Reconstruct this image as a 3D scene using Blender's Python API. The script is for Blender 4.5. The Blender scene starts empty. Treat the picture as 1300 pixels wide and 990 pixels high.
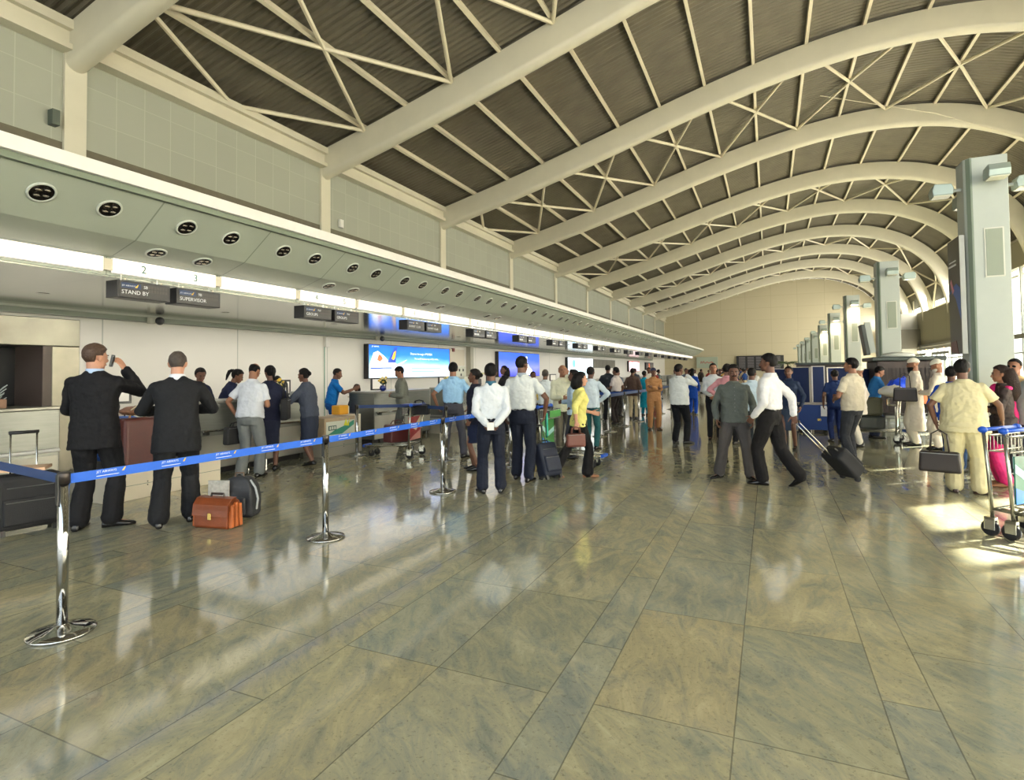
import bpy, math, random
from mathutils import Vector, Matrix, noise
random.seed(7)
SC = bpy.context.scene
COL = SC.collection
V = Vector
PI = math.pi

# ------------------------------------------------------------------ materials
def lin(c):
    r = []
    for v in c[:3]:
        v = v / 255.0
        r.append(v / 12.92 if v <= 0.04045 else ((v + 0.055) / 1.055) ** 2.4)
    return (r[0], r[1], r[2], 1.0)
MATS = {}
def mat(name, rgb, rough=0.6, metal=0.0, var=0.0, vscale=6.0, bump=0.0, bscale=60.0, emit=0.0, coat=0.0, spec=None, stretch=None):
    if name in MATS: return MATS[name]
    m = bpy.data.materials.new(name); m.use_nodes = True
    nt = m.node_tree; b = nt.nodes['Principled BSDF']
    b.inputs['Base Color'].default_value = lin(rgb)
    b.inputs['Roughness'].default_value = rough
    b.inputs['Metallic'].default_value = metal
    b.inputs['Coat Weight'].default_value = coat
    if spec is not None: b.inputs['Specular IOR Level'].default_value = spec
    if emit:
        b.inputs['Emission Color'].default_value = lin(rgb)
        b.inputs['Emission Strength'].default_value = emit
    if var or bump:
        tc = nt.nodes.new('ShaderNodeTexCoord')
        mp = nt.nodes.new('ShaderNodeMapping')
        if stretch: mp.inputs['Scale'].default_value = stretch
        nt.links.new(tc.outputs['Object'], mp.inputs['Vector'])
    if var:
        n = nt.nodes.new('ShaderNodeTexNoise'); n.inputs['Scale'].default_value = vscale; n.inputs['Detail'].default_value = 5
        cr = nt.nodes.new('ShaderNodeMapRange')
        cr.inputs['From Min'].default_value = 0.3; cr.inputs['From Max'].default_value = 0.7
        cr.inputs['To Min'].default_value = 1 - var; cr.inputs['To Max'].default_value = 1 + var
        mx = nt.nodes.new('ShaderNodeVectorMath'); mx.operation = 'SCALE'
        mx.inputs[0].default_value = lin(rgb)[:3]
        nt.links.new(mp.outputs[0], n.inputs['Vector']); nt.links.new(n.outputs['Fac'], cr.inputs['Value'])
        nt.links.new(cr.outputs[0], mx.inputs['Scale']); nt.links.new(mx.outputs[0], b.inputs['Base Color'])
    if bump:
        n2 = nt.nodes.new('ShaderNodeTexNoise'); n2.inputs['Scale'].default_value = bscale; n2.inputs['Detail'].default_value = 3
        bp = nt.nodes.new('ShaderNodeBump'); bp.inputs['Strength'].default_value = bump; bp.inputs['Distance'].default_value = 0.02
        nt.links.new(mp.outputs[0], n2.inputs['Vector']); nt.links.new(n2.outputs['Fac'], bp.inputs['Height']); nt.links.new(bp.outputs[0], b.inputs['Normal'])
    MATS[name] = m
    return m
def cloth(rgb, rough=0.85):
    return mat('cloth_%d_%d_%d' % tuple(rgb), rgb, rough, var=0.06, vscale=9, bump=0.25, bscale=22, spec=0.25)

def group_nodes(m):
    nt = m.node_tree
    return nt, nt.nodes, nt.links

def math_node(nt, op, a, b=None, c=None):
    n = nt.nodes.new('ShaderNodeMath'); n.operation = op
    for i, x in enumerate((a, b, c)):
        if x is None: continue
        if hasattr(x, 'links'): nt.links.new(x, n.inputs[i])
        else: n.inputs[i].default_value = x
    return n.outputs[0]

def floor_material():
    m = bpy.data.materials.new('polished_granite'); m.use_nodes = True
    nt = m.node_tree; N = nt.nodes; L = nt.links; b = N['Principled BSDF']
    tc = N.new('ShaderNodeTexCoord'); sp = N.new('ShaderNodeSeparateXYZ'); L.new(tc.outputs['Object'], sp.inputs[0])
    x, y = sp.outputs[0], sp.outputs[1]
    P = 1.5
    xs = math_node(nt, 'DIVIDE', math_node(nt, 'ADD', x, 1.04), P)       # narrow slab 0..0.16, wide 0.16..0.58, wide 0.58..1
    xi = math_node(nt, 'FLOOR', xs); xf = math_node(nt, 'FRACT', xs)
    s1 = math_node(nt, 'GREATER_THAN', xf, 0.1567); s2 = math_node(nt, 'GREATER_THAN', xf, 0.5767)
    colid = math_node(nt, 'ADD', math_node(nt, 'MULTIPLY', xi, 3.0), math_node(nt, 'ADD', s1, s2))
    narrow = math_node(nt, 'SUBTRACT', 1.0, s1)
    ys = math_node(nt, 'DIVIDE', math_node(nt, 'SUBTRACT', y, math_node(nt, 'ADD', 2.68, math_node(nt, 'MULTIPLY', narrow, 0.58))), 1.19)
    yi = math_node(nt, 'FLOOR', ys); yf = math_node(nt, 'FRACT', ys)
    # joint lines
    def near(v, c, w):
        return math_node(nt, 'LESS_THAN', math_node(nt, 'ABSOLUTE', math_node(nt, 'SUBTRACT', v, c)), w)
    jw = 0.0022
    j = near(xf, 0.0, jw / 1.0)
    for c in (0.1567, 0.5767, 1.0): j = math_node(nt, 'MAXIMUM', j, near(xf, c, jw))
    for c in (0.0, 1.0): j = math_node(nt, 'MAXIMUM', j, near(yf, c, 0.0028))
    # per slab random
    cv = N.new('ShaderNodeCombineXYZ'); L.new(colid, cv.inputs[0]); L.new(yi, cv.inputs[1])
    wn = N.new('ShaderNodeTexWhiteNoise'); wn.noise_dimensions = '3D'; L.new(cv.outputs[0], wn.inputs['Vector'])
    wsep = N.new('ShaderNodeSeparateColor'); L.new(wn.outputs['Color'], wsep.inputs[0])
    # veins: coordinates offset per slab, rotated and stretched
    off = N.new('ShaderNodeVectorMath'); off.operation = 'MULTIPLY_ADD'
    L.new(wn.outputs['Color'], off.inputs[0]); off.inputs[1].default_value = (37, 23, 11); L.new(tc.outputs['Object'], off.inputs[2])
    rot = N.new('ShaderNodeVectorRotate'); rot.rotation_type = 'Z_AXIS'; L.new(off.outputs[0], rot.inputs['Vector'])
    L.new(math_node(nt, 'MULTIPLY_ADD', wsep.outputs[0], 1.1, -0.9), rot.inputs['Angle'])
    st = N.new('ShaderNodeVectorMath'); st.operation = 'MULTIPLY'; L.new(rot.outputs[0], st.inputs[0]); st.inputs[1].default_value = (5.2, 1.9, 1)
    n1 = N.new('ShaderNodeTexNoise'); n1.inputs['Scale'].default_value = 1.6; n1.inputs['Detail'].default_value = 12; n1.inputs['Roughness'].default_value = 0.74; n1.inputs['Distortion'].default_value = 0.7
    L.new(st.outputs[0], n1.inputs['Vector'])
    r1 = N.new('ShaderNodeValToRGB'); L.new(n1.outputs['Fac'], r1.inputs[0])
    e = r1.color_ramp.elements
    e[0].position = 0.28; e[0].color = lin((120, 126, 122))
    e[1].position = 0.72; e[1].color = lin((192, 187, 164))
    q = e.new(0.43); q.color = lin((152, 152, 138))
    q = e.new(0.55); q.color = lin((172, 167, 142))
    # slab tint
    tint = N.new('ShaderNodeValToRGB'); L.new(wsep.outputs[1], tint.inputs[0])
    t = tint.color_ramp.elements; t[0].position = 0; t[0].color = lin((226, 231, 232)); t[1].position = 1; t[1].color = lin((244, 234, 214))
    q = t.new(0.4); q.color = lin((250, 246, 230)); q = t.new(0.62); q.color = lin((226, 228, 220)); q = t.new(0.85); q.color = lin((252, 246, 226))
    mul = N.new('ShaderNodeMix'); mul.data_type = 'RGBA'; mul.blend_type = 'MULTIPLY'; mul.inputs['Factor'].default_value = 1
    L.new(r1.outputs[0], mul.inputs[6]); L.new(tint.outputs[0], mul.inputs[7])
    # dark speckles
    n2 = N.new('ShaderNodeTexNoise'); n2.inputs['Scale'].default_value = 46; n2.inputs['Detail'].default_value = 4; n2.inputs['Roughness'].default_value = 0.75
    L.new(rot.outputs[0], n2.inputs['Vector'])
    sp2 = N.new('ShaderNodeMapRange'); L.new(n2.outputs['Fac'], sp2.inputs['Value'])
    sp2.inputs['From Min'].default_value = 0.56; sp2.inputs['From Max'].default_value = 0.70; sp2.inputs['To Min'].default_value = 0; sp2.inputs['To Max'].default_value = 0.5
    m2 = N.new('ShaderNodeMix'); m2.data_type = 'RGBA'; L.new(sp2.outputs[0], m2.inputs['Factor']); L.new(mul.outputs[2], m2.inputs[6]); m2.inputs[7].default_value = lin((78, 74, 62))
    m3 = N.new('ShaderNodeMix'); m3.data_type = 'RGBA'; L.new(math_node(nt, 'MULTIPLY', j, 0.6), m3.inputs['Factor']); L.new(m2.outputs[2], m3.inputs[6]); m3.inputs[7].default_value = lin((66, 64, 52))
    L.new(m3.outputs[2], b.inputs['Base Color'])
    rr = N.new('ShaderNodeMapRange'); L.new(n1.outputs['Fac'], rr.inputs['Value']); rr.inputs['To Min'].default_value = 0.05; rr.inputs['To Max'].default_value = 0.12
    L.new(rr.outputs[0], b.inputs['Roughness'])
    b.inputs['Specular IOR Level'].default_value = 0.8
    wv = N.new('ShaderNodeTexNoise'); wv.inputs['Scale'].default_value = 2.2; wv.inputs['Detail'].default_value = 2; L.new(tc.outputs['Object'], wv.inputs['Vector'])
    bp = N.new('ShaderNodeBump'); bp.inputs['Strength'].default_value = 0.025; bp.inputs['Distance'].default_value = 0.05
    L.new(wv.outputs['Fac'], bp.inputs['Height']); L.new(bp.outputs[0], b.inputs['Normal'])
    return m

def grid_material(name, rgb, jrgb, axes, per, off, w, rough=0.6, metal=0.0, var=0.05):
    """Flat panels with joints; axes = indices of object coordinates, per/off/w per axis."""
    m = bpy.data.materials.new(name); m.use_nodes = True
    nt = m.node_tree; N = nt.nodes; L = nt.links; b = N['Principled BSDF']
    tc = N.new('ShaderNodeTexCoord'); sp = N.new('ShaderNodeSeparateXYZ'); L.new(tc.outputs['Object'], sp.inputs[0])
    j = None; ids = []
    for a, p, o, ww in zip(axes, per, off, w):
        s = math_node(nt, 'DIVIDE', math_node(nt, 'SUBTRACT', sp.outputs[a], o), p)
        f = math_node(nt, 'FRACT', s); ids.append(math_node(nt, 'FLOOR', s))
        k = math_node(nt, 'LESS_THAN', f, ww / p)
        j = k if j is None else math_node(nt, 'MAXIMUM', j, k)
    cv = N.new('ShaderNodeCombineXYZ')
    for i, d in enumerate(ids): L.new(d, cv.inputs[i])
    wn = N.new('ShaderNodeTexWhiteNoise'); L.new(cv.outputs[0], wn.inputs['Vector'])
    sc = math_node(nt, 'MULTIPLY_ADD', wn.outputs['Value'], var, 1 - var / 2)
    vm = N.new('ShaderNodeVectorMath'); vm.operation = 'SCALE'; vm.inputs[0].default_value = lin(rgb)[:3]; L.new(sc, vm.inputs['Scale'])
    mx = N.new('ShaderNodeMix'); mx.data_type = 'RGBA'; L.new(j, mx.inputs['Factor']); L.new(vm.outputs[0], mx.inputs[6]); mx.inputs[7].default_value = lin(jrgb)
    L.new(mx.outputs[2], b.inputs['Base Color']); b.inputs['Roughness'].default_value = rough; b.inputs['Metallic'].default_value = metal
    return m

def glass_material():
    m = bpy.data.materials.new('window_glass'); m.use_nodes = True
    nt = m.node_tree; N = nt.nodes; L = nt.links
    N.remove(N['Principled BSDF']); out = N['Material Output']
    t = N.new('ShaderNodeBsdfTransparent'); t.inputs[0].default_value = (0.93, 0.96, 0.95, 1)
    g = N.new('ShaderNodeBsdfGlossy'); g.inputs['Roughness'].default_value = 0.02
    mx = N.new('ShaderNodeMixShader'); mx.inputs[0].default_value = .06; L.new(t.outputs[0], mx.inputs[1]); L.new(g.outputs[0], mx.inputs[2]); L.new(mx.outputs[0], out.inputs[0])
    return m
def diffuser_material():
    m = bpy.data.materials.new('added_diffuser_film'); m.use_nodes = True  # translucent film added to spread sun and sky light indoors
    nt = m.node_tree; N = nt.nodes; L = nt.links
    N.remove(N['Principled BSDF']); out = N['Material Output']
    t = N.new('ShaderNodeBsdfTranslucent'); t.inputs[0].default_value = (0.86, 0.85, 0.80, 1)
    d = N.new('ShaderNodeBsdfDiffuse'); d.inputs[0].default_value = (0.8, 0.8, 0.76, 1)
    mx = N.new('ShaderNodeMixShader'); mx.inputs[0].default_value = 0.3; L.new(t.outputs[0], mx.inputs[1]); L.new(d.outputs[0], mx.inputs[2]); L.new(mx.outputs[0], out.inputs[0])
    return m
GLASS = glass_material(); FILM = diffuser_material()
def lit(name, rgb, s):
    m = bpy.data.materials.new(name); m.use_nodes = True
    b = m.node_tree.nodes['Principled BSDF']; b.inputs['Base Color'].default_value = lin(rgb)
    b.inputs['Emission Color'].default_value = lin(rgb); b.inputs['Emission Strength'].default_value = s; b.inputs['Roughness'].default_value = 0.4
    return m

# ------------------------------------------------------------------ mesh builder
class MB:
    def __init__(s): s.v = []; s.f = []; s.m = []; s.mi = 0
    def add(s, vs, fs):
        o = len(s.v); s.v += [tuple(p) for p in vs]; s.f += [tuple(i + o for i in f) for f in fs]; s.m += [s.mi] * len(fs); return s
    def box(s, x0, x1, y0, y1, z0, z1, M=None):
        vs = [V((x, y, z)) for z in (z0, z1) for y in (y0, y1) for x in (x0, x1)]
        if M is not None: vs = [M @ p for p in vs]
        return s.add(vs, [(0, 2, 3, 1), (4, 5, 7, 6), (0, 1, 5, 4), (2, 6, 7, 3), (0, 4, 6, 2), (1, 3, 7, 5)])
    def loft(s, rings, cap=True, closed=False):
        n = len(rings[0]); vs = [p for r in rings for p in r]; fs = []
        k = len(rings)
        for i in range(k if closed else k - 1):
            a = i * n; b = ((i + 1) % k) * n
            for j in range(n):
                jj = (j + 1) % n; fs.append((a + j, a + jj, b + jj, b + j))
        if cap and not closed:
            fs.append(tuple(range(n - 1, -1, -1))); fs.append(tuple(range((k - 1) * n, k * n)))
        return s.add(vs, fs)
    def tube(s, pts, r, n=8, cap=True, closed=False, flat=1.0):
        pts = [V(p) for p in pts]; rr = r if isinstance(r, (list, tuple)) else [r] * len(pts)
        rings = []; up = None; k = len(pts)
        for i, p in enumerate(pts):
            if closed: t = pts[(i + 1) % k] - pts[i - 1]
            else: t = (pts[min(i + 1, k - 1)] - pts[max(i - 1, 0)])
            t = t.normalized() if t.length > 1e-9 else V((0, 0, 1))
            if up is None: up = V((0, 0, 1)) if abs(t.z) < 0.95 else V((1, 0, 0))
            a = t.cross(up)
            if a.length < 1e-4: a = t.cross(V((0, 1, 0)))
            a.normalize(); b = a.cross(t).normalized(); up = b
            rings.append([p + a * math.cos(q) * rr[i] * flat + b * math.sin(q) * rr[i] for q in [2 * PI * j / n for j in range(n)]])
        return s.loft(rings, cap, closed)
    def ball(s, c, r, n=12, m=8, M=None):
        c = V(c); rx, ry, rz = r if isinstance(r, (tuple, list)) else (r, r, r)
        vs = []; fs = []
        for i in range(1, m):
            ph = PI * i / m
            for j in range(n):
                th = 2 * PI * j / n; vs.append(V((rx * math.sin(ph) * math.cos(th), ry * math.sin(ph) * math.sin(th), rz * math.cos(ph))))
        vs.append(V((0, 0, rz))); vs.append(V((0, 0, -rz)))
        if M is not None: vs = [M @ p for p in vs]
        vs = [p + c for p in vs]; T = (m - 1) * n; B = T + 1
        for i in range(m - 2):
            for j in range(n):
                jj = (j + 1) % n; fs.append((i * n + j, (i + 1) * n + j, (i + 1) * n + jj, i * n + jj))
        for j in range(n):
            jj = (j + 1) % n; fs.append((T, j, jj)); fs.append((B, (m - 2) * n + jj, (m - 2) * n + j))
        return s.add(vs, fs)
    def lathe(s, prof, c=(0, 0, 0), n=20, M=None):
        c = V(c); rings = [[V((r * math.cos(2 * PI * j / n), r * math.sin(2 * PI * j / n), z)) for j in range(n)] for r, z in prof]
        if M is not None: rings = [[M @ p for p in r] for r in rings]
        return s.loft([[p + c for p in r] for r in rings], True)
    def prism(s, poly, axis, a, b):
        """poly of 2D points extruded along axis ('x','y','z') from a to b"""
        def P(u, w, t): return {'x': (t, u, w), 'y': (u, t, w), 'z': (u, w, t)}[axis]
        n = len(poly); vs = [P(u, w, a) for u, w in poly] + [P(u, w, b) for u, w in poly]
        fs = [tuple(range(n)), tuple(range(2 * n - 1, n - 1, -1))] + [(i, (i + 1) % n, n + (i + 1) % n, n + i) for i in range(n)]
        return s.add(vs, fs)
    def xf(s, M): s.v = [tuple(M @ V(p)) for p in s.v]; return s
    def build(s, name, m, parent=None, smooth=False, bevel=0.0, loc=None, rz=0.0, seg=2):
        me = bpy.data.meshes.new(name); me.from_pydata(s.v, [], s.f)
        ms = m if isinstance(m, (list, tuple)) else [m]
        for x in ms: me.materials.append(x)
        if len(ms) > 1: me.polygons.foreach_set('material_index', s.m)
        import bmesh
        bm = bmesh.new(); bm.from_mesh(me); bmesh.ops.recalc_face_normals(bm, faces=bm.faces); bm.to_mesh(me); bm.free()
        if smooth: me.polygons.foreach_set('use_smooth', [True] * len(me.polygons))
        me.update()
        o = bpy.data.objects.new(name, me); COL.objects.link(o)
        if parent is not None: o.parent = parent
        if loc is not None: o.location = loc
        o.rotation_euler[2] = rz
        if bevel:
            bv = o.modifiers.new('bevel', 'BEVEL'); bv.width = bevel; bv.segments = seg; bv.limit_method = 'ANGLE'; bv.angle_limit = 0.6
        return o

def fuse(name, mb, voxel, m, parent=None, smooth=3, crease=0.0, cscale=0.09, sf=0.5):
    """one continuous skin over the overlapping volumes in mb"""
    me = bpy.data.meshes.new(name + '_src'); me.from_pydata(mb.v, [], mb.f)
    import bmesh
    bm = bmesh.new(); bm.from_mesh(me); bmesh.ops.recalc_face_normals(bm, faces=bm.faces); bm.to_mesh(me); bm.free()
    t = bpy.data.objects.new(name + '_src', me); COL.objects.link(t)
    r = t.modifiers.new('r', 'REMESH'); r.mode = 'VOXEL'; r.voxel_size = voxel; r.use_smooth_shade = True
    if smooth:
        q = t.modifiers.new('s', 'SMOOTH'); q.iterations = smooth; q.factor = sf
    if crease:
        tex = bpy.data.textures.get('folds%g' % cscale)
        if tex is None:
            tex = bpy.data.textures.new('folds%g' % cscale, 'CLOUDS'); tex.noise_scale = cscale; tex.noise_depth = 2
        d = t.modifiers.new('d', 'DISPLACE'); d.texture = tex; d.strength = crease; d.mid_level = 0.5
    dg = bpy.context.evaluated_depsgraph_get(); ev = t.evaluated_get(dg)
    nm = bpy.data.meshes.new_from_object(ev, preserve_all_data_layers=False, depsgraph=dg)
    bpy.data.objects.remove(t); bpy.data.meshes.remove(me)
    nm.name = name; nm.materials.clear()
    nm.materials.append(m)
    nm.polygons.foreach_set('use_smooth', [True] * len(nm.polygons))
    o = bpy.data.objects.new(name, nm); COL.objects.link(o)
    if parent is not None: o.parent = parent
    return o

def tag(o, label=None, cat=None, group=None, kind=None):
    if label: o['label'] = label
    if cat: o['category'] = cat
    if group: o['group'] = group
    if kind: o['kind'] = kind
    return o
def struct(o): o['kind'] = 'structure'; return o
def empty(name, loc=(0, 0, 0), rz=0.0):
    o = bpy.data.objects.new(name, None); COL.objects.link(o); o.location = loc; o.rotation_euler[2] = rz; o.empty_display_size = 0.1; return o
def kids(o): return [c for c in bpy.data.objects if c.parent == o]
def copy_tree(o, loc=None, rz=None, label=None, group=None, parent=None):
    c = o.copy(); COL.objects.link(c); c.parent = parent
    if loc is not None: c.location = loc
    if rz is not None: c.rotation_euler[2] = rz
    if label: c['label'] = label
    if group: c['group'] = group
    for k in list(o.children): copy_tree(k, parent=c)
    return c
TXT = {}
def text(body, size, m, parent, loc, rot, name='lettering', extrude=0.002, align='LEFT', sx=1.0):
    key = (body, size, m.name, extrude, align)
    if key not in TXT:
        cu = bpy.data.curves.new(name, 'FONT'); cu.body = body; cu.size = size; cu.extrude = extrude; cu.align_x = align; cu.resolution_u = 2
        t = bpy.data.objects.new('t', cu); COL.objects.link(t); dg = bpy.context.evaluated_depsgraph_get()
        me = bpy.data.meshes.new_from_object(t.evaluated_get(dg)); bpy.data.objects.remove(t); bpy.data.curves.remove(cu); me.materials.clear(); me.materials.append(m); TXT[key] = me
    o = bpy.data.objects.new(name, TXT[key]); COL.objects.link(o)
    o.parent = parent; o.location = loc; o.rotation_euler = rot; o.scale = (sx, 1, 1)
    return o
FX = (PI / 2, 0, PI / 2)     # lettering standing upright and read from +X (facing the hall)
FY = (PI / 2, 0, 0)          # lettering read from -Y
def bearing(x, y, a):
    """heading (z rotation) of somebody at x,y who is turned a degrees clockwise from looking straight down the sight line"""
    vx, vy = x, y
    l = math.hypot(vx, vy); vx /= l; vy /= l
    r = -math.radians(a); fx = vx * math.cos(r) - vy * math.sin(r); fy = vx * math.sin(r) + vy * math.cos(r)
    return math.atan2(-fx, fy)

# common materials
CREAM = mat('cream_painted_steel', (204, 198, 177), 0.45, var=0.03, vscale=2)
BRACE = mat('pale_painted_rod', (214, 205, 180), 0.5)
STEEL = mat('brushed_steel', (132, 134, 128), 0.3, .9, var=0.08, vscale=3, bump=0.06, bscale=30, stretch=(1, 1, 14))
CHROME = mat('chrome', (176, 176, 174), 0.07, 1.0)
DSTEEL = mat('dark_brushed_steel', (120, 122, 116), 0.3, 1.0, var=0.1, vscale=3)
WHITE = mat('white_paint', (226, 223, 216), 0.5, var=0.02)
SIGNW = lit('backlit_white', (236, 228, 220), .62)
GREYP = mat('grey_green_panel', (160, 166, 152), 0.35)
DARK = mat('black_plastic', (26, 26, 27), 0.4)
RUBBER = mat('black_rubber', (22, 22, 22), 0.8)
BLUEB = mat('belt_blue', (12, 92, 205), 0.55, bump=0.1, bscale=300)
NAVYB = mat('belt_navy', (22, 52, 100), 0.6)
YEL = mat('yellow_print', (240, 190, 60), 0.6)
WPRINT = mat('white_print', (232, 234, 238), 0.6)
GREENP = mat('green_print', (30, 100, 90), 0.6)
SKIN = {0: mat('skin_fair', (186, 138, 114), 0.5, spec=0.3), 1: mat('skin_tan', (142, 98, 74), 0.5, spec=0.35), 2: mat('skin_brown', (104, 71, 55), 0.5, spec=0.35), 3: mat('skin_deep', (92, 58, 42), 0.5, spec=0.35)}
HAIRB = mat('black_hair', (17, 14, 13), 0.65, bump=0.6, bscale=70, stretch=(1, 1, 0.25), spec=.2)
HAIRBR = mat('brown_hair', (72, 50, 36), 0.5, bump=0.6, bscale=70)
HAIRG = mat('greying_hair', (62, 54, 48), 0.65, var=0.25, vscale=40, bump=0.6, bscale=70)
LEATHER = mat('black_shoe_leather', (20, 18, 18), 0.25)
BRLEATH = mat('brown_leather', (140, 70, 32), 0.4, var=0.15, vscale=8, bump=0.15, bscale=40)
EYEW = mat('eye_white', (120, 104, 94), 0.5)
LIP = mat('lip', (122, 66, 58), 0.5)

# ------------------------------------------------------------------ the hall
YA, YB = -7.0, 81.3
WX = -13.3            # left wall
RX = 12.2             # right wall
BAY = 7.43; A0 = 6.97 # roof arches stand at A0 + k*BAY
struct(MB().box(-13.6, 14.5, YA, YB + .3, -.3, 0).build('floor', floor_material()))
struct(MB().box(12.5, 90, -60, 160, -.35, -.05).build('ground', mat('pale_concrete', (190, 186, 172), 0.9)))

PANEL = grid_material('wall_panels', (150, 152, 138), (162, 163, 149), (1, 2), (0.634, 0.72), (0.20, 7.15 - 0.72 * 9), (0.022, 0.016), 0.55, var=0.07)
struct(MB().box(WX - .2, WX, YA, YB, 6.5, 9.25).build('wall_left', PANEL))
struct(MB().box(WX - .2, WX, YA, YB, 3.9, 6.5).build('wall_left', mat('brown_louvre', (92, 86, 68), 0.6, var=0.1)))
LOWW = grid_material('white_wall', (222, 219, 211), (176, 178, 170), (1,), (3.47,), (14.5 - 3.47 * 5,), (0.03,), 0.45, var=0.02)
struct(MB().box(WX - .2, WX, YA, YB, 0, 3.9).build('wall_left', LOWW))
for k in range(-1, 11):
    y = A0 + k * BAY
    if y < YB: struct(MB().box(WX, WX + .07, y - .22, y + .2, 3.9, 8.4).build('pilaster', CREAM))
# eave beam
struct(MB().prism([(WX, 8.38), (WX + .32, 8.38), (WX + .32, 8.5), (WX + .2, 8.5), (WX + .2, 8.8), (WX + .34, 8.8), (WX + .34, 9.0), (WX, 9.05)], 'y', YA, YB).build('eave_beam', CREAM))

# --- arches
CTRL = [(-13.6, 7.95), (-13.0, 8.12), (-10.4, 8.75), (-7.6, 9.5), (-5.0, 10.25), (-2.7, 10.93), (-0.3, 11.55), (1.8, 11.95), (3.8, 12.15), (5.6, 12.1), (7.3, 11.8), (8.7, 11.27), (9.8, 10.62), (10.75, 9.75), (11.4, 8.75), (11.85, 7.6), (12.1, 6.5), (12.2, 5.6)]
def spline(c, n=4):
    r = []
    for i in range(len(c) - 1):
        p0 = V(c[max(i - 1, 0)]); p1 = V(c[i]); p2 = V(c[i + 1]); p3 = V(c[min(i + 2, len(c) - 1)])
        for k in range(n):
            t = k / n; r.append(0.5 * ((2 * p1) + (-p0 + p2) * t + (2 * p0 - 5 * p1 + 4 * p2 - p3) * t * t + (-p0 + 3 * p1 - 3 * p2 + p3) * t ** 3))
    r.append(V(c[-1])); return r
LOW = spline(CTRL)
def norms(c):
    r = []
    for i in range(len(c)):
        t = (c[min(i + 1, len(c) - 1)] - c[max(i - 1, 0)]).normalized(); r.append(V((-t.y, t.x)))
    return r
NRM = norms(LOW)
def off(d): return [p + n * d for p, n in zip(LOW, NRM)]
def arch():
    D = .88; W = .21
    sec = [(-W, D), (W, D), (W, .17)] + [(W * math.cos(a), .17 - .17 * math.sin(a)) for a in [PI * j / 8 for j in range(1, 8)]] + [(-W, .17)]
    rings = []
    for p, n in zip(LOW, NRM): rings.append([V((p.x + n.x * b, a, p.y + n.y * b)) for a, b in sec])
    return MB().loft(rings)
a0 = arch().build('roof_arch', CREAM, smooth=False); struct(a0)
for poly in a0.data.polygons: poly.use_smooth = True
es = a0.modifiers.new('e', 'EDGE_SPLIT'); es.split_angle = math.radians(50)
a0.location.y = A0
for k in range(-1, 10):
    if k == 0: continue
    c = a0.copy(); COL.objects.link(c); c.location.y = A0 + k * BAY
# --- corrugated deck
DTOP = [p for p in off(1.02)]
dk = MB(); prof = []
y = YA; st = .05; i = 0
while y < YB:
    prof.append((y, [0, 0, .055, .055][i % 4])); y += st; i += 1
cur = [p for p in DTOP if p.x < 13.05]
cur = cur[::2] + [cur[-1]]; cn = norms(cur)
vs = []; fs = []; n = len(cur)
for (yy, h) in prof:
    for p, q in zip(cur, cn): vs.append((p.x + q.x * h, yy, p.y + q.y * h))
for a in range(len(prof) - 1):
    for b in range(n - 1): fs.append((a * n + b, a * n + b + 1, (a + 1) * n + b + 1, (a + 1) * n + b))
me = bpy.data.meshes.new('ceiling'); me.from_pydata(vs, [], fs)
me.materials.append(mat('corrugated_deck', (104, 98, 83), 0.5, 0.2, var=0.12, vscale=1.5))
deck = bpy.data.objects.new('ceiling', me); COL.objects.link(deck); struct(deck)
struct(MB().prism([(p.x + q.x * .10, p.y + q.y * .10) for p, q in zip(cur, cn)] + [(p.x + q.x * .2, p.y + q.y * .2) for p, q in reversed(list(zip(cur, cn)))], 'y', YA, YB + .3).build('roof', mat('roof_cover', (90, 90, 84), 0.7)))
# --- purlins at arc positions
def at_arc(x0):
    best = min(range(len(LOW)), key=lambda i: abs(LOW[i].x - x0)); return best
s = [0]
for i in range(1, len(LOW)): s.append(s[-1] + (LOW[i] - LOW[i - 1]).length)
def arc_pt(d, o):
    for i in range(1, len(LOW)):
        if s[i] >= d:
            t = (d - s[i - 1]) / (s[i] - s[i - 1]); p = LOW[i - 1].lerp(LOW[i], t); nn = NRM[i - 1].lerp(NRM[i], t).normalized(); return p + nn * o, nn
    return LOW[-1] + NRM[-1] * o, NRM[-1]
sref = min((abs(arc_pt(q * .01, .8)[0].x + 11.5), q * .01) for q in range(50, 600))[1]
PURL = [sref + 1.665 * k for k in range(0, 20)]
PURL = [d for d in PURL if d < s[-1] - .6]
for d in PURL:
    p, nn = arc_pt(d, .93); t = V((nn.y, -nn.x)); w = .05; h = .075
    q = [p + t * w + nn * h, p - t * w + nn * h, p - t * w - nn * h, p + t * w - nn * h]
    struct(MB().prism([(u.x, u.y) for u in q], 'y', YA, YB).build('purlin', BRACE))
# --- cross bracing in every other bay
for k in range(-1, 10, 1):
    if k % 2 != 0: continue
    ya = A0 + k * BAY; 
    if ya + BAY > YB: continue
    for j in range(0, len(PURL) - 2, 2):
        pa, na = arc_pt(PURL[j], .80); pb, nb = arc_pt(PURL[j + 2], .80); pm, nm_ = arc_pt(PURL[j + 1], .80)
        for (u, w) in (((pa, ya + .2), (pb, ya + BAY - .2)), ((pb, ya + .2), (pa, ya + BAY - .2))):
            pts = [V((u[0].x, u[1], u[0].y)), V((pm.x, ya + BAY / 2, pm.y)), V((w[0].x, w[1], w[0].y))]
            struct(MB().tube(pts, .06, 6).build('brace_rod', BRACE))
    pa, na = arc_pt(PURL[0], .80)
    for ye in (ya + .2, ya + BAY - .2):
        struct(MB().tube([V((pa.x, ye, pa.y)), V((WX + .2, ya + BAY / 2, 8.93))], .06, 6).build('brace_rod', BRACE))
# --- sagging cable along the right part of the roof
struct(MB().tube([V((2.0, 24, 11.9)), V((6, 26, 11.25)), V((11.5, 30, 10.2))], .012, 5).build('steel_cable', BRACE))

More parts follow.
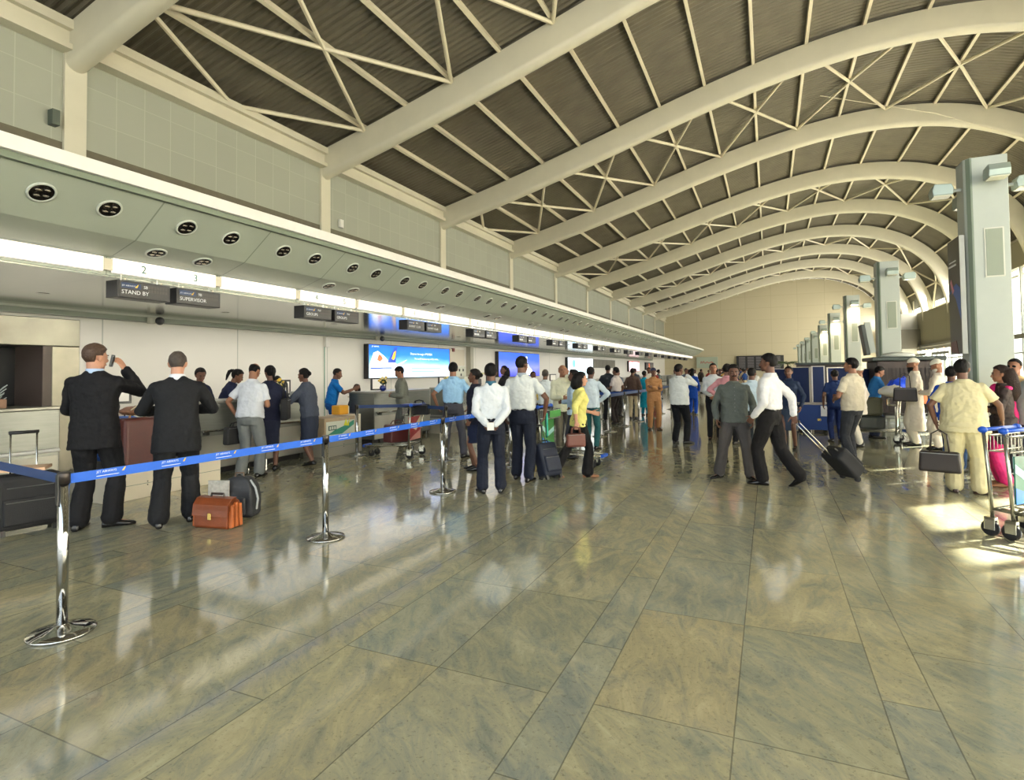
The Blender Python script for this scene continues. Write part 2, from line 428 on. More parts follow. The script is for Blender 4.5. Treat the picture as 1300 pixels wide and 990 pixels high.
# --- far end wall
FAR = grid_material('end_wall_panels', (196, 186, 156), (182, 172, 142), (0, 2), (3.1, 1.55), (0.4, .4), (.05, .04), 0.6, var=0.03)
ew = [(WX, 0), (RX + .6, 0), (RX + .6, 6.4)] + [(p.x, p.y) for p in reversed(cur) if p.x > WX + .05] + [(WX, 9.05)]
struct(MB().prism(ew, 'y', YB, YB + .25).build('wall_far', FAR))
# --- right side wall: low parapet block, clerestory strip, glazed lower wall
OPQ = grid_material('right_wall_panels', (140, 134, 112), (122, 116, 98), (1,), (3.715,), (0,), (.05,), 0.6, var=0.03)
NEAR = 46.0
struct(MB().box(RX, RX + .35, NEAR, YB, 3.35, 6.4).build('wall_right', OPQ))
struct(MB().box(RX, RX + .35, YA, NEAR, 6.9, 8.3).build('wall_right', OPQ))
struct(MB().box(RX + .5, RX + .52, NEAR, YB, 6.4, 8.1).build('window_1', GLASS))
for k in range(0, 24):
    y = YA + 1.2 + k * 3.715
    if NEAR < y < YB: struct(MB().box(RX + .45, RX + .55, y - .05, y + .05, 6.4, 7.95).build('trim_1', CREAM))
# lower glazing: clear panes shape the sun patches, added film elsewhere diffuses daylight
SUNX, SUNY = .76, .65
clear = [(14.55, 14.75), (15.0, 15.65), (16.05, 17.12), (18.0, 18.22), (18.45, 18.55), (18.85, 19.15), (19.4, 19.75), (22.0, 22.25), (24.0, 24.3), (27.0, 27.35), (29.5, 30.2)]
clear += [(36.0, 38.6), (38.7, 42.2), (42.3, 46.0)] + [(46.2 + 3.7 * i, 49.4 + 3.7 * i) for i in range(10)]
y = YA; n = 2
MULL = mat('mullion_grey', (150, 152, 146), 0.4, 0.6)
for (a, b) in clear:
    b = min(b, YB)
    if a >= YB: break
    if a > y + .02: struct(MB().box(RX + .10, RX + .12, y, a, 0, 6.9 if y < NEAR else 3.35).build('window_%d' % n, FILM)); n += 1
    zt = 6.9 if a < NEAR else 3.35
    struct(MB().box(RX + .10, RX + .115, a, b, 0, zt).build('window_%d' % n, GLASS)); n += 1
    y = b
if y < YB: struct(MB().box(RX + .10, RX + .12, y, YB, 0, 3.35).build('window_%d' % n, FILM))
yy = 36.3
while yy < YB:
    struct(MB().box(RX - .02, RX + .1, yy - .06, yy + .06, 0, 6.9 if yy < NEAR else 3.35).build('trim_2', MULL)); yy += 1.85
struct(MB().box(RX - .05, RX + .1, 36, YB, 3.1, 3.35).build('trim_3', DSTEEL))
struct(MB().box(RX - .03, RX + .1, 36, YB, 2.3, 2.38).build('trim_3', MULL))
for k in range(7):      # warm lamps over the doors
    o = MB().lathe([(.07, 0), (.1, .1), (.05, .16)], (0, 0, 0), 10).build('door_lamp', lit('warm_lamp', (255, 206, 130), 9) if k == 0 else bpy.data.materials['warm_lamp'], loc=(RX - .25, 44 + k * 2.6, 2.93))
    tag(o, 'small warm lamp over the far glazed doors', 'lamp', 'warm lamps over the glazed doors')
# projecting stub of the upper floor
struct(MB().box(11.0, RX, 61, 61.3, 2.5, 6.5).build('trim_4', mat('stub_grey', (170, 168, 156), 0.6)))
struct(MB().box(10.6, RX, 60.0, 61, 3.3, 5.0).build('trim_5', mat('stub_dark', (92, 88, 76), 0.6)))
struct(MB().box(11.95, RX, NEAR, YB, 3.35, 3.55).build('trim_6', DSTEEL))
# --- unseen glazed end behind the viewer, put in to admit sky light
struct(MB().box(WX, RX, YA - .02, YA, 0, 12.5).build('window_90', GLASS))
for k in range(9):
    x = WX + k * 3.15; struct(MB().box(x - .07, x + .07, YA - .1, YA + .05, 0, 12.2).build('trim_7', MULL))
for z in (3.2, 6.4, 9.4): struct(MB().box(WX, RX, YA - .1, YA + .04, z - .06, z + .06).build('trim_8', MULL))

# ------------------------------------------------------------------ canopy over the check-in desks
SP = 3.47; S0 = 4.85
CE = 70.6
SOF = grid_material('soffit_panels', (163, 170, 156), (122, 130, 116), (1,), (SP / 2,), (S0 - .06 - SP * 4,), (.02,), 0.35, var=0.02)
can = MB().prism([(-7.05, 3.93), (-7.72, 3.43), (-8.22, 3.27), (-8.36, 3.27), (-8.36, 3.02), (-13.05, 3.02), (-13.05, 4.1), (-7.05, 4.1)], 'y', YA, CE)
can.v = [(x if x > -13.04 else WX + .01, y, z) for x, y, z in can.v]
struct(can.build('ceiling', SOF))
struct(MB().box(-7.06, -6.98, YA, CE + .05, 3.93, 4.09).build('trim_9', WHITE, bevel=.004))
struct(MB().box(-7.12, -7.05, YA, CE, 3.86, 3.93).build('trim_9', mat('shadow_grey', (112, 122, 104), 0.5)))  # grey strip painted as the shadow gap under the fascia
LOWC = grid_material('glossy_soffit', (150, 154, 142), (110, 116, 106), (1,), (SP / 2,), (S0 - SP * 4,), (.02,), 0.14, 0.75, var=0.03)
struct(MB().box(WX + .3, -8.38, YA, CE, 3.0, 3.02).build('ceiling', LOWC))
struct(MB().box(WX, WX + .3, YA, CE, 2.86, 3.02).build('trim_10', mat('trim_green_grey', (120, 128, 114), 0.45)))
struct(MB().box(WX, WX + .34, YA, CE, 2.96, 3.0).build('trim_10', mat('trim_light', (176, 180, 168), 0.45)))
# downlights
DLR = mat('downlight_ring', (196, 200, 190), 0.4); DLD = mat('downlight_reflector', (30, 26, 22), 0.25, 0.3)
def downlight(tilt):
    tilt = -tilt
    t = empty('ceiling_downlight')
    tag(t, 'round recessed downlight in the canopy soffit', 'downlight', 'round downlights in the canopy soffit')
    M = Matrix.Rotation(tilt, 4, 'Y')
    MB().loft([[M @ V((r * math.cos(2 * PI * j / 28), r * math.sin(2 * PI * j / 28), z)) for j in range(28)] for r, z in ((.118, -.012), (.14, -.010), (.14, .012), (.118, .012))], closed=True).build('ring', DLR, t, True)
    MB().lathe([(.0, -.006), (.119, -.006), (.119, .004), (0, .004)], (0, 0, 0), 24, M).build('reflector', DLD, t)
    q = MB()
    for a in range(4):
        th = a * PI / 2 + .6; q.ball(M @ V((.058 * math.cos(th), .058 * math.sin(th), -.010)), (.036, .036, .01), 10, 4)
    q.build('lens', mat('lamp_lens', (170, 160, 146), 0.1, 0.9), t, True)
    return t
d1 = downlight(math.atan2(.5, .67)); d2 = downlight(math.atan2(.16, .5))
d1.location = (-7.38, 3.55, 3.675); d2.location = (-7.93, 5.22, 3.358)
for k in range(-2, 36):
    for s_ in (-.36, .36):
        y = 3.91 + k * SP / 2 + s_
        if not (k == 0 and s_ < 0) and -6 < y < CE - 1: copy_tree(d1, (-7.38, y, 3.675))
        if k % 2 == 1:
            y2 = 5.585 + (k - 1) / 2 * SP + s_
            if not (k == 1 and s_ < 0) and -6 < y2 < CE - 1: copy_tree(d2, (-7.93, y2, 3.358))
# small spots under the low ceiling
dl = MB().lathe([(.075, -.008), (.09, -.004), (.09, .01)], (0, 0, 0), 16).build('soffit_spot', CHROME, smooth=True)
tag(dl, 'small chrome spot in the low ceiling over the desks', 'spotlight', 'small chrome spots in the low ceiling')
dl.location = (-9.4, 3.6, 3.0)
for k in range(1, 15): copy_tree(dl, (-9.4 - (k % 2) * 1.6, 3.6 + k * 1.735, 3.0))

# sign boxes
def sign_box(y0, y1, nums):
    t = empty('sign_lightbox', (-8.3, y0, 3.05))
    MB().box(-.04, .02, 0, y1 - y0, 0, .205).build('diffuser', SIGNW, t, bevel=.004)
    MB().box(-.06, .0, -.13, 0, .03, .19).build('bracket', mat('bracket_cream', (216, 208, 186), .5), t)
    for f, s_ in nums: text(s_, .16, GREENP, t, (.022, f, .05), FX, 'number', .001, 'CENTER')
    return t
k = -1; num = 0
for k in range(-2, 19):
    ya = S0 + k * SP
    nums = []
    if 0 <= k <= 8: nums = [(.42, str(2 + 2 * k)), (1.24, str(3 + 2 * k))]
    elif k == -1: nums = [(1.24, '1')]
    t = sign_box(ya, ya + 1.6, nums)
    if nums: tag(t, 'white lit sign strip with ' + (('numbers %d and %d' % (2 + 2 * k, 3 + 2 * k)) if k >= 0 else 'number 1') + ' over the check-in desks', 'sign', 'lit strips along the canopy')
    else: tag(t, 'white lit sign strip far along the canopy', 'sign', 'lit strips along the canopy')
    t = sign_box(ya + 1.72, ya + 1.72 + 1.62, [])
    tag(t, 'blank white lit strip between numbered signs along the canopy', 'sign', 'lit strips along the canopy')
# flight display boxes hanging below
def info_box(y0, w, line, code):
    t = empty('flight_display', (-8.22, y0, 2.71))
    MB().box(-.27, 0, 0, w, 0, .245).build('case', DARK, t, bevel=.008)
    MB().box(.0, .004, .03, w - .03, .02, .225).build('screen', mat('flap_screen', (44, 42, 40), .35), t)
    MB().box(.004, .007, .045, .045 + w * .36, .14, .215).build('logo_panel', mat('navy_print', (34, 56, 96), .5), t)
    if line:
        text('JET AIRWAYS', .032, WPRINT, t, (.008, .055, .163), FX, 'lettering', .0005)
        MB().prism([(w * .31, .155), (w * .36, .2), (w * .375, .205), (w * .35, .155)], 'x', .007, .009).build('emblem', YEL, t)
        text(code, .062, WPRINT, t, (.006, w * .47, .155), FX, 'lettering', .0005)
        if line != 'CHECK IN': text(line, .078, WPRINT, t, (.006, .05, .06), FX, 'lettering', .0005, sx=1.05)
        else: MB().box(.004, .007, .05, .2, .06, .11).box(.004, .007, .22, .36, .06, .11).build('flap_print', WPRINT, t)
    g = MB()
    for r in range(2):
        for c in range(7):
            a = w * .56 + c * w * .055; g.box(.004, .0055, a, a + w * .042, .13 - r * .055 + .035, .13 - r * .055 + .075)
    g.build('flaps', mat('flap_grey', (70, 66, 62), .5), t)
    for a in (.1, w - .14): MB().tube([V((-.1, a, .24)), V((-.1, a, .36))], .008, 6).build('hanger', CHROME, t); MB().ball((.0, a, .262), .014, 8, 6).build('indicator', mat('indicator_cream', (240, 226, 200), .4), t)
    return t
LN = {0: ('STAND BY', 'SUPERVISOR', 'SB', '9B'), 1: ('GROUPS', 'GROUPS', '9W', '9W'), 2: ('SUMMIT CLUB', 'SUMMIT CLUB', '9W', '9W')}
for k in range(0, 18):
    ya = S0 + k * SP; l = LN.get(k, ('CHECK IN', 'CHECK IN', '9W', '9W'))
    a = info_box(ya + .02, .76, l[0] if k < 9 else '', l[2]); b = info_box(ya + .88, .76, l[1] if k < 9 else '', l[3])
    if k == 0: ta, tb = 'black hanging flight display reading STAND BY', 'black hanging flight display reading SUPERVISOR'
    elif k < 3: ta = tb = 'black hanging flight display reading %s below signs %d and %d' % (l[0], 2 + 2 * k, 3 + 2 * k)
    elif k < 9: ta = tb = 'black hanging flight display below signs %d and %d' % (2 + 2 * k, 3 + 2 * k)
    else: ta = tb = 'black hanging flight display at the far end of the canopy'
    tag(a, ta, 'display', 'flight displays over the desks'); tag(b, tb, 'display', 'flight displays over the desks')

# CCTV cameras on the wall trim
for i, (y, l) in enumerate(((8.45, 'black security camera on the wall trim beyond the SUPERVISOR display'), (16.75, 'black security camera on the wall trim above the blue advert'))):
    t = empty('security_camera', (WX + .36, y, 2.9)); tag(t, l, 'camera')
    MB().box(-.06, .06, -.1, .04, -.09, .06).build('mount', mat('mount_beige', (176, 174, 158), .5), t, bevel=.01)
    MB().ball((.1, .1, -.02), .095, 14, 10).build('dome', DARK, t, True)
# wall boxes
def wallbox(name, y, z, x, dz, dy, m, label, cat):
    tag(MB().box(0, x, 0, dy, 0, dz).build(name, m, loc=(WX, y, z), bevel=.01), label, cat)
wallbox('junction_box', 14.35, 2.5, .1, .34, .2, WHITE, 'white junction box on the wall left of the blue advert', 'box')
MB().tube([(WX + .03, 14.36, 2.5), (WX + .03, 14.36, .2)], .014, 6).build('conduit', mat('conduit_green', (120, 160, 140), .5))['kind'] = 'structure'
wallbox('speaker_box', 6.48, 6.75, .18, .32, .14, mat('dark_box', (74, 82, 72), .5), 'dark grey box on the upper wall beside the first pilaster', 'speaker')
wallbox('socket_box', 15.05, 6.62, .1, .28, .17, WHITE, 'small white box on the upper wall beyond the second pilaster', 'box')
wallbox('alarm_box', 22.55, 2.58, .1, .16, .17, mat('alarm_red', (120, 34, 30), .5), 'small red alarm box on the wall right of the blue advert', 'alarm')
wallbox('service_panel', 22.35, 1.95, .05, .75, 1.35, mat('panel_beige', (206, 198, 180), .55), 'plain beige service panel on the wall right of the blue advert', 'panel')
sp_ = empty('electrical_cabinet', (WX, 22.3, 1.15)); tag(sp_, 'cream socket panel with dark switches below the beige service panel', 'panel')
MB().box(0, .06, 0, 1.5, 0, .75).build('plate', mat('plate_cream', (204, 206, 190), .5), sp_, bevel=.01)
for a, c in ((.85, .52), (1.2, .52), (1.0, .3), (1.0, .1)): MB().box(.06, .08, a, a + .08, c, c + .12).build('switch', DARK, sp_)
struct(MB().box(WX, WX + .25, 23.95, 24.25, 0, 2.9).build('trim_11', mat('post_grey', (168, 166, 150), .5)))

# ------------------------------------------------------------------ adverts (backlit)
def gradient_lit(name, stops, strength, axis=2):
    m = bpy.data.materials.new(name); m.use_nodes = True; nt = m.node_tree; N = nt.nodes; L = nt.links; b = N['Principled BSDF']
    tc = N.new('ShaderNodeTexCoord'); sp = N.new('ShaderNodeSeparateXYZ'); L.new(tc.outputs['Generated'], sp.inputs[0])
    nz = N.new('ShaderNodeTexNoise'); nz.inputs['Scale'].default_value = 2.2; nz.inputs['Detail'].default_value = 4; L.new(tc.outputs['Generated'], nz.inputs['Vector'])
    r = N.new('ShaderNodeValToRGB'); L.new(math_node(nt, 'ADD', sp.outputs[axis], math_node(nt, 'MULTIPLY_ADD', nz.outputs['Fac'], .35, -.17)), r.inputs[0])
    e = r.color_ramp.elements; e[0].position, e[0].color = stops[0][0], lin(stops[0][1]); e[1].position, e[1].color = stops[-1][0], lin(stops[-1][1])
    for p, c in stops[1:-1]: q = e.new(p); q.color = lin(c)
    L.new(r.outputs[0], b.inputs['Base Color']); L.new(r.outputs[0], b.inputs['Emission Color']); b.inputs['Emission Strength'].default_value = strength
    return m
def advert(y, z, w, h, stops, label, strength=1.0):
    t = empty('advert_lightbox', (WX + .012, y, z)); tag(t, label, 'advert')
    MB().box(0, .2, 0, w, 0, h).build('case', DARK, t, bevel=.01)
    MB().box(.2, .205, .05, w - .04, .03, h - .03).build('poster', gradient_lit('advert_print_%g' % y, stops, strength), t)
    return t
WL = lit('print_white', (250, 250, 255), 1.0); BL = lit('print_blue', (30, 80, 190), .6); YL = lit('print_yellow', (250, 190, 50), .9); OR = lit('print_orange', (226, 110, 60), .7); LB = lit('print_light_blue', (120, 190, 250), .9)
a = advert(16.35, 1.42, 5.7, 1.27, [(0, (206, 226, 250)), (.3, (214, 232, 252)), (.5, (110, 178, 250)), (.68, (24, 120, 242)), (1, (8, 100, 232))], 'blue lit advert with a jet airliner tail on the white wall', 1.1)
MB().prism([(.12, .42), (.12, .60), (.3, .95), (.55, 1.02), (.9, .85), (1.2, .66), (1.6, .6), (1.75, .5), (1.7, .4), (.9, .36)], 'x', .205, .209).build('aircraft', WL, a)
MB().prism([(1.12, .6), (1.55, 1.18), (1.74, 1.2), (1.62, .6)], 'x', .209, .212).build('tail_fin', BL, a)
MB().prism([(1.38, .75), (1.52, 1.0), (1.66, 1.06), (1.6, .8), (1.5, .7)], 'x', .212, .214).build('emblem', YL, a)
MB().prism([(.5, .7), (.6, .9), (.75, .86), (.85, .74), (.66, .62)], 'x', .209, .211).build('nose_art', OR, a)
MB().prism([(1.3, .4), (2.35, .72), (2.4, .72), (1.6, .38)], 'x', .209, .211).build('wing', WL, a)
MB().prism([(.12, .36), (1.4, .38), (1.4, .42), (.12, .41)], 'x', .211, .213).build('stripe', BL, a)
text('Discover the magic of MUMBAI', .125, WL, a, (.209, 2.62, .93), FX, 'lettering', .001)
text('The world\'s business way to fly is twelve...', .11, WL, a, (.209, 2.9, .74), FX, 'lettering', .001)
MB().box(.205, .209, 2.7, 4.9, .36, .40).box(.205, .209, 2.7, 4.4, .24, .28).build('small_print', LB, a)
text('JET AIRWAYS', .07, WL, a, (.209, .2, 1.16), FX, 'lettering', .001)
b_ = advert(27.1, 1.35, 5.9, 1.38, [(0, (60, 70, 220)), (.4, (120, 130, 245)), (.7, (50, 90, 235)), (1, (30, 90, 226))], 'violet blue lit advert with a white figure behind the crowd', 1.0)
MB().prism([(3.3, .1), (3.5, .55), (3.75, .7), (3.6, 1.0), (3.75, 1.2), (3.95, 1.15), (3.95, .85), (4.15, .6), (4.6, .4), (4.8, .1)], 'x', .205, .209).build('figure', WL, b_)
c_ = advert(38.5, 1.05, 6.4, 1.6, [(0, (170, 220, 215)), (.4, (215, 238, 250)), (1, (236, 244, 252))], 'pale lit advert with green marks left of the grey grille', 1.2)
MB().prism([(1.0, .35), (1.2, .75), (1.5, .5), (1.8, .7), (1.9, .3)], 'x', .205, .21).build('artwork', lit('print_green', (60, 170, 140), .7), c_)
MB().prism([(1.4 + .35 * math.cos(q), 1.15 + .3 * math.sin(q)) for q in [PI * i / 8 for i in range(16)]], 'x', .205, .21).build('artwork', LB, c_)
d_ = advert(58.0, 1.55, 5.0, 1.1, [(0, (250, 190, 210)), (.5, (252, 240, 246)), (.85, (250, 230, 240)), (1, (230, 70, 60))], 'small pink and white lit advert far along the wall', 1.1)
e_ = advert(67.0, 1.7, 4.6, .9, [(0, (60, 60, 64)), (.5, (90, 84, 80)), (1, (40, 42, 50))], 'dark lit advert with an orange figure far along the wall', .6)
MB().prism([(1.2, .15), (1.5, .5), (1.4, .75), (1.9, .8), (2.1, .45), (2.4, .15)], 'x', .205, .21).build('figure', OR, e_)
o = MB(); 
for i in range(22): o.box(.0, .06, i * .33, i * .33 + .25, 0, .62)
t = empty('air_grille', (WX, 45.6, 1.95)); tag(t, 'grey louvred air grille on the wall right of the pale advert', 'grille')
o.build('slats', mat('grille_grey', (128, 124, 112), .5), t); MB().box(-.01, .03, -.05, 7.35, -.05, .67).build('frame', mat('grille_back', (104, 100, 90), .5), t)

# far wall boards
t = empty('hanging_sign', (-9.0, YB - .25, 1.9)); tag(t, 'pale green sign with red lettering on the far end wall', 'sign')
MB().box(0, 2.75, 0, .2, 0, 1.5).build('board', mat('pale_green_board', (170, 182, 164), .4), t, bevel=.03)
MB().prism([(.5, .6), (.6, .95), (.75, .7), (.95, .98), (1.1, .68), (1.4, .9), (1.6, .7), (1.9, .88), (2.2, .72), (2.2, .62), (1.9, .76), (1.6, .6), (1.4, .78), (1.1, .58), (.95, .85), (.75, .6), (.62, .8), (.55, .58)], 'y', -.012, 0).build('red_script', mat('red_print', (196, 90, 84), .5), t)
t = empty('departure_board', (-3.9, YB - .3, 1.5)); tag(t, 'long black departures board on the far end wall', 'board')
MB().box(0, 5.7, 0, .25, 0, 1.95).build('case', DARK, t, bevel=.03)
o = MB()
for r in range(8):
    for c in range(5): o.box(.3 + c * 1.05, 1.1 + c * 1.05, -.01, 0, .2 + r * .21, .3 + r * .21)
o.build('rows', mat('board_rows', (120, 116, 118), .5), t)

# ------------------------------------------------------------------ check-in desks
DX = -8.2
PALEST = mat('pale_brushed_steel', (160, 158, 148), 0.36, 0.7, var=0.05, vscale=2)
CREAMP = mat('cream_laminate', (224, 214, 194), 0.32)
def desk():
    t = empty('check_in_desk', (DX, 0, 0))
    MB().box(-.72, 0, .0, 1.16, .1, 1.15).build('cabinet', STEEL, t, bevel=.006)
    MB().box(-.74, .015, -.01, 1.17, 1.15, 1.19).build('counter_top', PALEST, t, bevel=.006)
    MB().box(-.66, -.07, .03, 1.13, 0, .1).build('kick_plate', DARK, t)
    MB().box(0, .006, .02, 1.14, .11, .63).build('lower_panel', PALEST, t)  # paler steel carries the bright reflection on the lower front in its colour
    l = MB().box(.0, .1, .05, 1.10, .70, .735).build('ledge', CHROME, t, bevel=.012)
    for y in (.12, 1.0): MB().box(.0, .09, y, y + .05, .655, .70).build('bracket', DARK, l)
    MB().tube([(-.02, .2, 0), (-.02, .2, .1)], .02, 8).build('foot', CHROME, t); MB().tube([(-.02, 1.0, 0), (-.02, 1.0, .1)], .02, 8).build('foot', CHROME, t)
    return t
dproto = desk(); first = True
D0 = 6.05
for k in range(0, 18):
    for j in range(2):
        y = (D0 if k == 0 else D0 + .93 + k * SP) + j * 1.18
        if k == 0: lb = 'brushed steel check-in desk, ' + ('nearest of the pair under sign 3' if j == 0 else 'the one the woman in the grey blazer leans on')
        elif k == 1: lb = 'brushed steel check-in desk ' + ('beside the cardboard box' if j == 0 else 'behind the man in the grey jacket')
        else: lb = 'brushed steel check-in desk further down the row'
        if first: dproto.location.y = y; o = dproto; first = False
        else: o = copy_tree(dproto, (DX, y, 0))
        tag(o, lb, 'desk', 'check-in desks')
BELT = mat('conveyor_belt', (44, 42, 40), 0.6)
def conveyor(W=1.6, cm=None):
    cm = cm or CREAMP
    t = empty('baggage_conveyor', (-7.55, 0, 0))
    MB().box(-1.6, 0, 0, W, .0, .34).build('housing', cm, t, bevel=.008)
    MB().box(-1.55, -.03, .12, W - .12, .34, .37).build('belt', BELT, t, bevel=.01)
    MB().box(-1.6, 0, 0, .1, .34, .40).build('side_rail', PALEST, t, bevel=.006); MB().box(-1.6, 0, W - .1, W, .34, .40).build('side_rail', PALEST, t, bevel=.006)
    MB().box(.0, .003, .01, W - .01, .185, .19).build('seam', mat('seam_green', (84, 110, 92), .5), t)
    for y in (.5, .54): MB().ball((.003, y if y < .52 else .5, .21 if y < .52 else .165), .008, 6, 4).build('screw', DARK, t)
    MB().box(-1.5, -.9, W / 2 - .04, W / 2 + .04, .37, .62).build('divider', PALEST, t, bevel=.006)
    return t
cproto = conveyor(); cp2 = conveyor(1.05, mat('grey_laminate', (146, 142, 130), .35))
for k in range(-1, 17):
    y = D0 + 2.37 + k * SP + (.93 if k > 0 else 0)
    lb = {-1: 'cream low baggage conveyor carrying the brown suitcase', 0: 'low baggage conveyor carrying the green and white cardboard box'}.get(k, 'low baggage conveyor further down the desk row')
    if k == -1: cproto.location.y = y; o = cproto
    elif k == 0: o = cp2; cp2.location = (-7.75, y, 0)
    else: o = copy_tree(cp2, (-7.75, y, 0))
    tag(o, lb, 'conveyor', 'baggage conveyors')
cproto.location.y = 4.38
# stainless unit and dark hatch at the left
t = empty('baggage_unit', (-8.2, 1.2, 0)); tag(t, 'large stainless steel unit with dark hatch left of the suited man', 'cabinet')
MB().box(-1.2, 0, 0, 2.98, .0, 1.2).build('body', STEEL, t, bevel=.01)
MB().box(-1.22, .03, -.02, 3.0, 1.2, 1.235).build('counter_top', PALEST, t, bevel=.006)
MB().tube([V((.05, 0, .69)), V((.05, 2.95, .69))], .022, 8).build('bumper_rail', WHITE, t)
MB().box(.0, .006, .02, 2.96, .1, .62).build('lower_panel', PALEST, t)
h = MB().box(-.9, -.15, 0, 3.28, 2.0, 2.36).build('hood', mat('hood_steel', (104, 102, 92), .3, .7, var=.35, vscale=1.6), t, bevel=.01)
MB().box(-.9, -.15, 2.96, 3.28, .0, 2.0).build('jamb', mat('jamb_steel', (132, 128, 114), .35, .7, var=.1), t, bevel=.01)
MB().box(-.85, -.16, 2.86, 2.96, 1.235, 2.0).build('reveal', mat('dark_reveal', (70, 58, 52), .5), t)
MB().box(-.88, -.80, 0, 2.9, 1.235, 2.0).build('curtain', mat('black_curtain', (14, 16, 18), .5), t)
def glassware(x, y, r, h, n, label):
    t = empty('glass_ornament', (x, y, 1.235)); tag(t, label, 'ornament')
    G = mat('cut_glass', (206, 214, 214), .1, .35)
    MB().lathe([(r * .6, 0), (r * .7, .02), (r * .2, .04), (r * .25, h * .3)], (0, 0, 0), 12).build('base', G, t, True)
    q = MB()
    for i in range(n):
        a = i * 2.4; z = h * .3 + (i / n) * h * .6; rr = r * (.5 + .5 * math.sin(i * 1.7) ** 2)
        q.tube([V((0, 0, h * .3)), V((rr * math.cos(a) * .7, rr * math.sin(a) * 1.2, z)), V((rr * math.cos(a), rr * math.sin(a) * 1.5, z + .03))], .006, 5)
    q.build('sprays', G, t)
glassware(-8.62, 3.62, .14, .28, 46, 'frilly glass ornament in the dark hatch nearer the steel jamb')
glassware(-8.62, 3.2, .11, .24, 24, 'dim glass ornament further left in the dark hatch')
tag(MB().box(-.06, .06, -.08, .08, 0, .11).build('small_carton', mat('carton_brown', (150, 116, 92), .7), loc=(-8.42, 3.62, 1.235), bevel=.006), 'small brown carton in front of the frilly glass ornament', 'box')

# monitors, chairs, papers, flowers at the desks
def monitor(x, y, z, rz, label, s=1.0):
    t = empty('computer_monitor', (x, y, z), rz); tag(t, label, 'monitor')
    MB().box(-.24 * s, .24 * s, -.03, .02, .13, .47).build('case', DARK, t, bevel=.01)
    MB().box(-.2 * s, .2 * s, -.036, -.03, .17, .43).build('screen', lit('screen_grey', (186, 182, 172), .6) if not bpy.data.materials.get('screen_grey') else bpy.data.materials['screen_grey'], t)
    MB().box(-.03, .03, -.02, .02, .02, .15).build('neck', DARK, t); MB().box(-.12, .12, -.09, .09, 0, .02).build('foot', DARK, t, bevel=.005)
    return t
def side_table(x, y, lab):
    t = empty('agent_table', (x, y, 0)); tag(t, lab, 'table', 'agent tables behind the desks')
    MB().box(-.35, .35, -.5, .5, .98, 1.02).build('table_top', CREAMP, t, bevel=.006)
    for a in (-.32, .28):
        for b in (-.47, .43): MB().box(a, a + .04, b, b + .04, 0, .98).build('leg', DSTEEL, t)
    MB().box(-.3, -.28, -.45, .45, .5, .98).build('modesty_panel', CREAMP, t)
for k in range(0, 7):
    y = 5.45 + k * SP
    side_table(-9.85, y, ('cream agent table seen between the two suited men', 'cream agent table behind the cardboard box')[k] if k < 2 else 'cream agent table behind the far desks')
    monitor(-9.85, y + .35 if k else 5.8, 1.02, math.radians(70), 'black flat monitor between the two suited men' if k == 0 else ('black flat monitor behind the cardboard box' if k == 1 else 'black flat monitor behind the far desks'))['group'] = 'agent monitors'
def flowers(x, y, z, label, pot=(24, 40, 120)):
    t = empty('flower_vase', (x, y, z)); tag(t, label, 'vase')
    MB().lathe([(.04, 0), (.07, .03), (.08, .08), (.055, .12), (.06, .13)], (0, 0, 0), 14).build('vase', mat('vase_%d' % pot[2], pot, .2), t, True)
    rnd = random.Random(int(y * 10)); st = MB(); lf = MB()
    for i in range(13):
        a = rnd.uniform(0, 6.28); r = rnd.uniform(.02, .12); h = rnd.uniform(.2, .33)
        p = V((r * math.cos(a), r * math.sin(a), h)); st.tube([V((0, 0, .1)), p * .6 + V((0, 0, .05)), p], .004, 4)
        q = MB(); q.ball(p, (.034, .034, .026), 8, 5); q.build('flower', mat('petal_yellow', (222, 186, 70), .7) if i % 3 else mat('petal_cream', (236, 220, 160), .7), t, True)
        lf.ball(p * .72 + V((.01, .01, .03)), (.035, .012, .05), 6, 4, Matrix.Rotation(a, 4, 'Z') @ Matrix.Rotation(.6, 4, 'X'))
    st.build('stems', mat('stem_green', (52, 76, 40), .7), t); lf.build('foliage', mat('leaf_green', (48, 70, 38), .7), t, True)
flowers(-8.45, 7.95, 1.19, 'yellow flowers in a vase in front of the seated agent in blue', (150, 150, 150))
flowers(-8.45, 11.1, 1.19, 'yellow flowers in a blue vase left of the man in the grey jacket')
flowers(-8.45, 14.15, 1.19, 'yellow flowers in a vase right of the man in the grey jacket', (60, 70, 60))
flowers(-8.45, 18.0, 1.19, 'yellow flowers in a vase below the cream socket panel', (70, 70, 80))
tag(MB().box(0, .2, 0, .3, 0, .09).build('document_tray', mat('tray_grey', (178, 180, 170), .5), loc=(-8.5, 8.85 - .6, 1.19), bevel=.01), 'grey document tray on the desk by the woman in the grey blazer', 'tray')
t = empty('office_chair', (-9.55, 9.45, 0)); tag(t, 'black office chair behind the cardboard box', 'chair')
MB().box(-.22, .22, -.22, .22, .45, .53).build('seat', DARK, t, bevel=.03); MB().prism([(-.2, .55), (-.22, .95), (-.1, 1.05), (.1, 1.05), (.22, .95), (.2, .55)], 'y', .18, .24).build('backrest', DARK, t, bevel=.02)
MB().tube([(0, 0, .1), (0, 0, .45)], .03, 8).build('stem', CHROME, t); MB().box(-.03, .03, .2, .23, .4, .7).build('bracket', DARK, t)
for i in range(5):
    a = i * 2 * PI / 5; MB().tube([V((0, 0, .1)), V((.27 * math.cos(a), .27 * math.sin(a), .05))], .018, 6).ball((.27 * math.cos(a), .27 * math.sin(a), .035), .035, 8, 6).build('leg', DARK, t)
